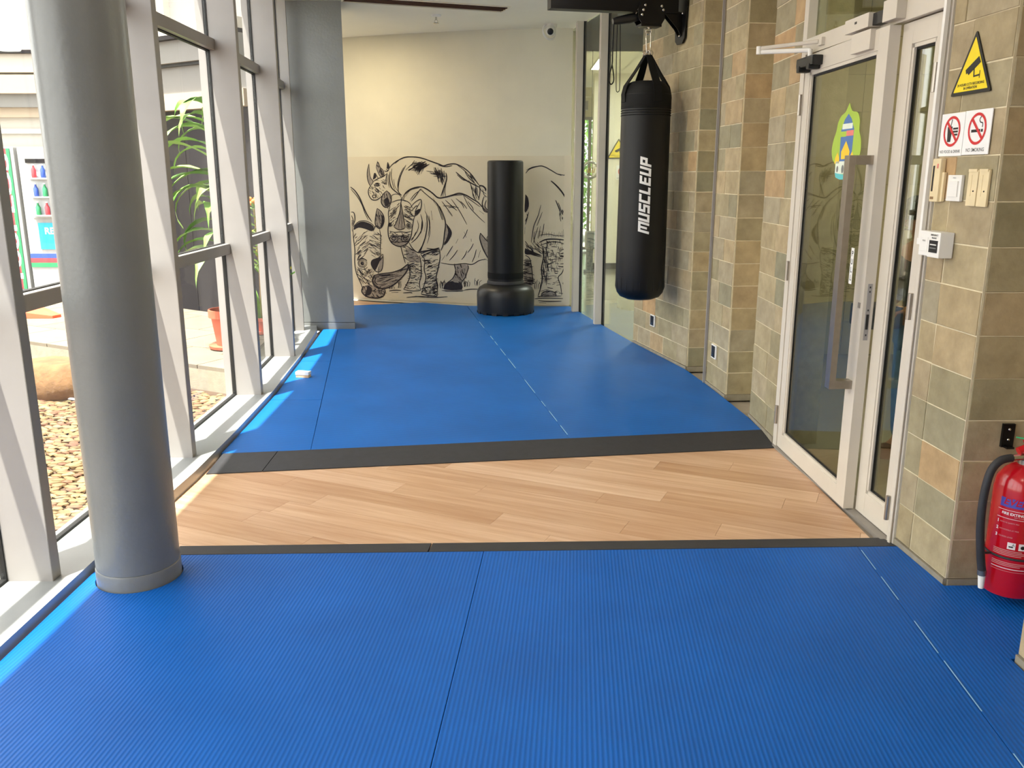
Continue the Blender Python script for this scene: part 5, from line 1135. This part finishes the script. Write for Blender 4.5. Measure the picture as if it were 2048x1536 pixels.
# dark panel wall with beams above, white building behind
DW0, DW1 = Vector((-4.35, 9.95)), Vector((-2.52, 8.73)); dwd = (DW1 - DW0); dwl = dwd.length; dwr = math.atan2(dwd.y, dwd.x)
dw = tag(empty('panel_wall', (DW0.x, DW0.y, PZ), dwr), 'dark grey panelled garden wall behind the potted plants', 'wall')
for k in range(4): MB().box(k * dwl / 4 + 0.003, (k + 1) * dwl / 4 - 0.003, 0.0, 0.05 + 0.01 * (k % 2), 0.0, 2.10).build('panel', 'dark_panel', dw)
cn = tag(empty('canopy_beam', (DW0.x, DW0.y, PZ + 2.10), dwr), 'stepped beige and grey canopy beam above the dark panel wall', 'canopy')
for z0, z1, y0, mt, nm in ((0.0, 0.16, -0.10, 'facade_beige', 'beige_fascia'), (0.16, 0.42, -0.06, 'facade_grey', 'grey_band'), (0.42, 0.45, -0.10, 'gasket', 'dark_line'), (0.45, 0.66, -0.14, 'facade_grey', 'upper_band'), (0.66, 0.70, -0.2, 'dark_panel', 'gutter'), (0.70, 0.80, -0.16, 'facade_white', 'white_ledge')):  # the dark line is a solid black strip between the grey bands
    MB().box(-0.6, dwl + 0.0, y0, 0.4, z0, z1).build(nm, mt, cn)
ub = tag(empty('upper_building', (DW0.x, DW0.y, PZ + 2.90), dwr), 'grey upper storey with white window posts above the canopy', 'building')
MB().box(-0.6, dwl - 0.35, 0.5, 0.7, 0.0, 3.0).build('wall', 'facade_grey', ub)
for x in (0.3, dwl - 0.32): MB().box(x - 0.05, x + 0.05, 0.42, 0.5, 0.0, 3.0).build('window_post', 'facade_white', ub)
MB().box(dwl - 0.27, dwl + 0.35, 0.5, 0.52, 0.0, 3.0).build('window_pane', 'vend_inside', ub)
fc = tag(empty('white_building', (-7.2, 11.6, 0)), 'white building with stepped cornices behind the vending machines', 'building')
MB().box(-5, 2.75, 0.0, 0.5, 0.0, 8.0).build('wall', 'facade_white', fc)
for z0, z1, d_, mt, nm in ((2.10, 2.16, 0.05, 'facade_white', 'moulding'), (2.30, 2.42, 0.10, 'facade_beige', 'cornice'), (2.42, 2.58, 0.18, 'facade_grey', 'cornice'), (2.58, 2.80, 0.26, 'facade_beige', 'cornice'), (2.84, 3.06, 0.16, 'facade_white', 'parapet'), (3.06, 3.10, 0.22, 'dark_panel', 'gutter')):
    MB().box(-5, 2.75, -d_, 0.0, z0, z1).build(nm, mt, fc)
pt = tag(MB().box(-7.7, -4.9, 10.52, 11.55, PZ, PZ + 0.04).build('granite_plinth', 'gasket'), 'low black granite plinth under the vending machines', 'plinth')
VZ = PZ + 0.04
def vend(name, x0, x1, label):
    r_ = tag(empty(name, ((x0 + x1) / 2, 10.68, VZ)), label, 'vending machine'); w_ = (x1 - x0) / 2
    MB().box(-w_, w_, 0.0, 0.75, 0.0, 1.74).build('cabinet', 'vend_white', r_, bevel=0.015); return r_, w_
v1, w_ = vend('vending_machine', -6.87, -6.0, 'red and green vending machine with large white lettering up its front')
MB().box(-w_ + 0.02, w_ - 0.085, -0.012, 0.0, 0.03, 1.72).build('red_panel', 'vend_red', v1); MB().box(w_ - 0.085, w_ - 0.045, -0.012, 0.0, 0.03, 1.72).build('green_panel', 'vend_green', v1)
t_ = text_polys('100PLUS', 0.40, bold=0.012)
xm, xM = min(q[0] for q in t_[0]), max(q[0] for q in t_[0]); kx = 1.5 / (xM - xm)
put(MB(), t_, lambda a, b: (w_ - 0.118 - b * 0.36, -0.014, 0.87 + a * kx)).build('lettering', 'white_paint', v1)
v2, w_ = vend('vending_machine', -5.96, -5.02, 'white vending machine with blue label and red, blue and green stripes')
MB().box(-w_ + 0.10, w_ - 0.10, -0.006, 0.0, 0.90, 1.60).build('display_back', 'vend_inside', v2); MB().box(-w_ + 0.10, w_ - 0.10, -0.03, -0.006, 1.55, 1.60).build('display_hood', 'dark_panel', v2)
for z in (0.92, 1.14, 1.36): MB().box(-w_ + 0.12, w_ - 0.12, -0.09, -0.006, z, z + 0.018).build('shelf', 'vend_white', v2)
MB().box(-w_ + 0.15, w_ - 0.25, -0.012, 0.0, 0.52, 0.84).build('blue_label', 'vend_cyan', v2)
o = put(MB(), text_polys('RE', 0.11, bold=0.003, align='LEFT'), lambda a, b: (-w_ + 0.22 + a, -0.014, 0.74 + b)).build('label_lettering', 'white_paint', v2)
for k, mt in enumerate(('vend_green', 'vend_red', 'vend_blue')): MB().box(-w_ + 0.005, w_ - 0.005, -0.008, 0.0, 0.30 + 0.056 * k, 0.354 + 0.056 * k).build('stripe', mt, v2)
MB().box(-w_ + 0.35, w_ - 0.1, -0.02, 0.0, 0.28, 0.50).build('delivery_flap', 'vend_white', v2, bevel=0.004)
for k in range(9):
    row, c = divmod(k, 3); mt = ('vend_green', 'vend_blue', 'vend_red')[(k * 2 + row) % 3]
    b_ = empty('bottle', (v2.location.x - w_ + 0.20 + c * 0.11, 10.68 - 0.05, VZ + (0.938, 1.158, 1.378)[row])); tag(b_, '%s drink bottle on the %s shelf of the white vending machine' % (mt[5:], ('lowest', 'middle', 'top')[row]), 'bottle', 'bottles in the vending machine')
    MB().lathe([(0.026, 0.0), (0.028, 0.01), (0.028, 0.09), (0.012, 0.125), (0.011, 0.145)], 12).build('body', mt, b_, smooth=True); MB().lathe([(0.013, 0.143), (0.013, 0.158)], 10).build('cap', 'white_paint', b_)
p = on_z(66, 634, PZ)
wg = tag(MB().prism([(-0.28, -0.12), (0.26, -0.10), (0.30, 0.0), (0.0, 0.16), (-0.28, 0.14)], 0.0, 0.05, [0.10, 0.03, 0.03, 0.10, 0.12]).build('plastic_wedge', 'orange_plastic', loc=(p.x, p.y, PZ), bevel=0.006), 'flat orange-red plastic wedge on the terrace paving', 'wedge')

# potted plants on the terrace
def leaf_mesh(base, az, up, ln, wid, droop, curl=0.0, n=9):
    """one long arching leaf as a folded ribbon"""
    pts = []; p_ = Vector(base); el = up; st_ = ln / n
    for i in range(n + 1):
        pts.append(p_.copy()); d_ = Vector((math.cos(az) * math.cos(el), math.sin(az) * math.cos(el), math.sin(el))); p_ = p_ + d_ * st_; el -= droop / n * (0.5 + 1.2 * i / n); az += curl / n
    V = []; F = []
    for i, q_ in enumerate(pts):
        t = i / n; w = wid * (0.25 + 0.75 * math.sin(PI * min(1, t * 1.15 + 0.12)) ** 0.8) * (1 - t ** 6)
        sdv = Vector((-math.sin(az), math.cos(az), 0)); wob = 0.012 * math.sin(9 * t + az * 3)
        V += [q_ - sdv * w / 2 + Vector((0, 0, 0.012 + wob)), q_ + Vector((0, 0, -0.002)), q_ + sdv * w / 2 + Vector((0, 0, 0.012 - wob))]
    for i in range(n): F += [(3 * i, 3 * i + 1, 3 * i + 4, 3 * i + 3), (3 * i + 1, 3 * i + 2, 3 * i + 5, 3 * i + 4)]
    return MB().add(V, F)
def pot(root, r, h_):
    MB().lathe([(r * 0.72, 0.0), (r * 0.95, h_ * 0.78), (r * 0.97, h_ * 0.80), (r * 1.1, h_ * 0.81), (r * 1.1, h_), (r * 1.0, h_), (r * 0.98, h_ * 0.9)], 28).build('pot', 'terracotta', root, smooth=True)
    MB().lathe([(r * 0.97, h_ * 0.86), (r * 0.98, h_ * 0.9)], 24).build('soil', 'soil', root); MB().lathe([(r * 0.9, 0.0), (r * 1.15, 0.012), (r * 1.18, 0.035), (r * 1.1, 0.035)], 28).build('saucer', 'terracotta', root, smooth=True)
PR = random.Random(17)
pA = tag(empty('potted_dracaena', (-2.42, 7.26, PZ)), 'tall potted plant with long drooping green leaves outside the window', 'plant')
pot(pA, 0.155, 0.34)
MB().tube(catmull([(0, 0, 0.28), (0.01, 0.0, 0.8), (-0.015, 0.01, 1.3), (0.0, 0.0, 1.95)], 5), [0.022] * 16, 8).build('stem', 'stem_brown', pA, smooth=True)
def add_leaf(root, base, az, up, ln, wid, dr, mat='leaf_green', curl=0.0):
    o_ = leaf_mesh((0, 0, 0), az, up, ln, wid, dr, curl).build('leaf', mat, root, smooth=True, loc=base); return o_
for k in range(52):
    z = 0.75 + 1.25 * (k / 51) ** 0.8
    az = PR.choice((PI, PI, PI * 0.8, PI * 1.25, 0.3, -0.6, PI * 1.5, PI / 2)) + PR.uniform(-0.45, 0.45)
    ln = PR.uniform(0.45, 0.72)
    if math.cos(az) > 0.2: ln *= 0.40
    add_leaf(pA, (0, 0, z), az, PR.uniform(0.25, 0.9) if z > 1.5 else PR.uniform(0.0, 0.6), ln, PR.uniform(0.075, 0.115), PR.uniform(1.6, 2.6), curl=PR.uniform(-0.4, 0.4))
pB = tag(empty('potted_snake_plant', (-2.34, 7.95, PZ)), 'potted plant with upright yellow-edged leaves and an orange flower head', 'plant')
pot(pB, 0.10, 0.16)
for k in range(12):
    az = k * 0.55 + PR.uniform(-0.2, 0.2); add_leaf(pB, (0.03 * math.cos(az), 0.03 * math.sin(az), 0.13), az, 1.35 + PR.uniform(-0.15, 0.1), PR.uniform(0.35, 0.6), 0.05, 0.9, 'leaf_yellow' if k % 2 else 'leaf_green', 0.8)
MB().tube([(0, 0, 0.13), (0.01, 0.01, 0.6), (0.0, 0.0, 1.15)], 0.016, 8).build('stem', 'stem_brown', pB, smooth=True)
for k in range(26):
    z = 0.55 + 0.65 * k / 25; az = k * 2.4
    add_leaf(pB, (0, 0, z), az, PR.uniform(0.2, 0.9), PR.uniform(0.14, 0.24), 0.05, 1.6, 'leaf_yellow' if k % 3 == 0 else 'leaf_green')
for k in range(9):
    az = k * 0.7; MB().ball((0.04 * math.cos(az), 0.04 * math.sin(az), 1.2 + 0.02 * (k % 3)), 0.026, 8, 6, (1, 1, 0.8)).build('petal', 'flower_orange', pB, smooth=True)

# trees behind the lobby window
TRR = random.Random(5)
for x, y, h_, r_, lb_ in ((1.7, 23.0, 4.4, 1.5, 'bright green leafy tree seen through the lobby window'), (4.2, 25.5, 5.2, 2.0, 'wide green tree farther behind the lobby')):
    tr = tag(empty('tree', (x, y, -0.1)), lb_, 'tree')
    MB().tube([(0, 0, 0), (0.05, 0, 1.2), (0, 0.1, 2.6)], [0.12, 0.09, 0.05], 8).build('trunk', 'bark', tr, smooth=True)
    mb = MB()
    for k in range(2600):
        a = TRR.uniform(0, 2 * PI); b = math.acos(TRR.uniform(-1, 1)); q = r_ * TRR.random() ** 0.4
        c = Vector((q * math.sin(b) * math.cos(a), q * math.sin(b) * math.sin(a), h_ * 0.5 + q * math.cos(b) * h_ * 0.5 / r_)); s1_ = Vector((TRR.uniform(-1, 1), TRR.uniform(-1, 1), TRR.uniform(-1, 1))).normalized(); s2_ = s1_.cross(Vector((0.3, 0.2, 0.9))).normalized(); l_ = TRR.uniform(0.06, 0.12)
        mb.add([c - s1_ * l_, c - s2_ * l_ * 0.5, c + s1_ * l_, c + s2_ * l_ * 0.5], [(0, 1, 2, 3)])
    o = mb.build('foliage', 'tree_leaf', tr); o['kind'] = 'stuff'

# ------------------------------------------------------------------ person behind the narrow door leaf
def skinned(name, joints, edges, mat, parent, sub=2):
    me = bpy.data.meshes.new(name); me.from_pydata([j[0] for j in joints], edges, [])
    o_ = bpy.data.objects.new(name, me); COL.objects.link(o_); 
    o_.modifiers.new('skin', 'SKIN'); me = o_.data
    sl = me.skin_vertices[0].data if me.skin_vertices else None
    for v_, j in zip(sl, joints): v_.radius = j[1] if isinstance(j[1], tuple) else (j[1], j[1])
    sl[0].use_root = True
    md = o_.modifiers.new('sub', 'SUBSURF'); md.levels = sub; md.render_levels = sub
    dg = bpy.context.evaluated_depsgraph_get(); ev = bpy.data.meshes.new_from_object(o_.evaluated_get(dg)); bpy.data.objects.remove(o_)
    for q in ev.polygons: q.use_smooth = True
    ev.materials.clear(); ev.materials.append(MATS[mat]); o2 = bpy.data.objects.new(name, ev); COL.objects.link(o2); o2.parent = parent; return o2
# stands facing the corridor side (local -x), head bowed, holding a dark pouch in front
PS = tag(empty('person', (2.24, 4.62, 0.0), math.radians(12)), 'person in dark cap, dark top and blue jeans behind the narrow glass door leaf', 'person')
J = [((0, 0, 0.80), (0.12, 0.09)), ((0, 0, 0.95), (0.115, 0.085)), ((-0.01, 0, 1.08), (0.13, 0.095)), ((-0.03, 0, 1.18), (0.13, 0.08)), ((-0.055, 0, 1.24), 0.05), ((-0.075, 0, 1.29), 0.045),
     ((-0.09, 0, 1.345), (0.075, 0.085)), ((-0.095, 0, 1.40), (0.072, 0.085)),
     ((-0.03, 0.16, 1.17), 0.048), ((0.0, 0.20, 0.97), 0.040), ((-0.15, 0.13, 0.88), 0.032), ((-0.21, 0.10, 0.885), 0.026),
     ((-0.03, -0.16, 1.17), 0.048), ((0.0, -0.20, 0.97), 0.040), ((-0.15, -0.13, 0.88), 0.032), ((-0.21, -0.10, 0.885), 0.026),
     ((0, 0.085, 0.72), 0.078), ((-0.01, 0.09, 0.43), 0.056), ((0.01, 0.095, 0.10), 0.042), ((-0.08, 0.10, 0.035), 0.034), ((0, -0.085, 0.72), 0.078), ((-0.01, -0.09, 0.43), 0.056), ((0.01, -0.095, 0.10), 0.042), ((-0.08, -0.10, 0.035), 0.034)]
Eg = [(0, 1), (1, 2), (2, 3), (3, 4), (4, 5), (5, 6), (6, 7), (3, 8), (8, 9), (9, 10), (10, 11), (3, 12), (12, 13), (13, 14), (14, 15), (0, 16), (16, 17), (17, 18), (18, 19), (0, 20), (20, 21), (21, 22), (22, 23)]
body = skinned('body', J, Eg, 'skin', PS)
def clothing(name, sel, grow, mat):
    keep = {i: k for k, i in enumerate(sel)}; jj = [(J[i][0], tuple(r + grow for r in J[i][1]) if isinstance(J[i][1], tuple) else J[i][1] + grow) for i in sel]
    return skinned(name, jj, [(keep[a], keep[b]) for a, b in Eg if a in keep and b in keep], mat, PS)
clothing('shirt', [0, 1, 2, 3, 8, 9, 10, 12, 13, 14], 0.012, 'shirt_dark'); clothing('jeans', [0, 16, 17, 18, 20, 21, 22], 0.012, 'jeans')
for s_ in (1, -1):
    MB().lathe([(0.02, 0.0), (0.05, 0.002), (0.052, 0.05), (0.042, 0.075), (0.02, 0.085)], 16, M=Matrix.Translation((-0.04, 0.098 * s_, 0.0)) @ Matrix.Diagonal((2.3, 0.9, 1, 1))).build('shoe', 'shoe_brown', PS, smooth=True)
    for f in range(4): MB().tube([(-0.215, (0.115 - 0.016 * f) * s_, 0.885 - 0.004 * f), (-0.25, (0.11 - 0.016 * f) * s_, 0.875 - 0.004 * f), (-0.262, (0.105 - 0.016 * f) * s_, 0.85)], [0.009, 0.009, 0.007], 8).build('finger', 'skin', PS, smooth=True)
    MB().tube([(-0.19, 0.075 * s_, 0.895), (-0.225, 0.06 * s_, 0.90), (-0.245, 0.06 * s_, 0.89)], [0.010, 0.009, 0.007], 8).build('thumb', 'skin', PS, smooth=True)
    MB().ball((-0.16, 0.03 * s_, 1.362), 0.009, 8, 6).build('eye', 'plastic_black', PS); MB().ball((-0.085, 0.082 * s_, 1.36), 0.02, 8, 6, (0.8, 0.4, 1.3)).build('ear', 'skin', PS, smooth=True)
MB().tube([(-0.162, 0, 1.36), (-0.188, 0, 1.335), (-0.168, 0, 1.325)], [0.008, 0.013, 0.009], 8).build('nose', 'skin', PS, smooth=True); MB().box(-0.166, -0.150, -0.022, 0.022, 1.297, 1.303).build('mouth', 'vent_brown', PS)
MB().lathe([(0.098, 0.0), (0.098, 0.03), (0.08, 0.07), (0.04, 0.09), (0.005, 0.094)], 24, M=Matrix.Translation((-0.09, 0, 1.385)) @ Matrix.Rotation(-0.2, 4, 'Y')).build('cap', 'plastic_black', PS, smooth=True)
MB().prism([(-0.16, -0.075), (-0.23, -0.055), (-0.255, 0.0), (-0.23, 0.055), (-0.16, 0.075)], 1.355, 1.365, [1.392, 1.362, 1.352, 1.362, 1.392]).build('cap_brim', 'plastic_black', PS)
tag(MB().box(-0.09, 0.09, -0.11, 0.11, -0.06, 0.06).build('pouch', 'rubber_black', loc=PS.matrix_world @ Vector((0, 0, 0)) if False else (1.96, 4.57, 0.845), rotz=math.radians(12), bevel=0.02), 'dark pouch held by the person behind the glass door', 'pouch')

# ------------------------------------------------------------------ pieces that belong to a part rather than to the whole thing
def base_name(o_): return o_.name.split('.')[0]
SUB = {'security_camera': {'lens': 'eyeball'}, 'light_switch': {'rocker': 'plate', 'lettering': 'plate'}, 'emergency_release': {'inner_bar': 'window', 'push_plate': 'side_box'},
       'bag_mount': {'cord': 'lever', 'pull_strap': 'lever', 'gusset': 'wall_plate', 'top_flange': 'beam', 'bottom_flange': 'beam', 'end_cap': 'beam'}, 'vending_machine': {'shelf': 'display_back', 'display_hood': 'display_back', 'label_lettering': 'blue_label', 'lettering': 'red_panel'},
       'potted_dracaena': {'soil': 'pot', 'saucer': 'pot'}, 'potted_snake_plant': {'soil': 'pot', 'saucer': 'pot'}, 'fire_extinguisher': {'pressure_gauge': 'valve', 'safety_pin': 'carry_handle', 'safety_tie': 'carry_handle', 'hose_clip': 'hose_strap'},
       'standing_punching_bag': {'foot_lug': 'base', 'bottom_cuff': 'bag'}, 'hanging_punching_bag': {'letter': 'body', 'crease': 'body', 'stitch_band': 'top_collar', 'swivel_pin': 'swivel_ring'},
       'warning_sign': {'yellow_field': 'sign_plate', 'camera_symbol': 'sign_plate', 'bracket_symbol': 'sign_plate', 'lettering': 'sign_plate'}, 'wall_outlet': {'terminal': 'open_box'}, 'intercom_cradle': {'slot': 'body', 'faded_logo': 'body', 'worn_print': 'body'}, 'gate_kiosk': {'screen': 'head_shell'}, 'person': {'cap_brim': 'cap'}}
for root in [o_ for o_ in COL.objects if o_.parent is None and base_name(o_) in SUB]:
    kids = list(root.children); rule = SUB[base_name(root)]
    for k_ in kids:
        t = rule.get(base_name(k_))
        host = next((q for q in kids if base_name(q) == t), None) if t else None
        if host: k_.parent = host
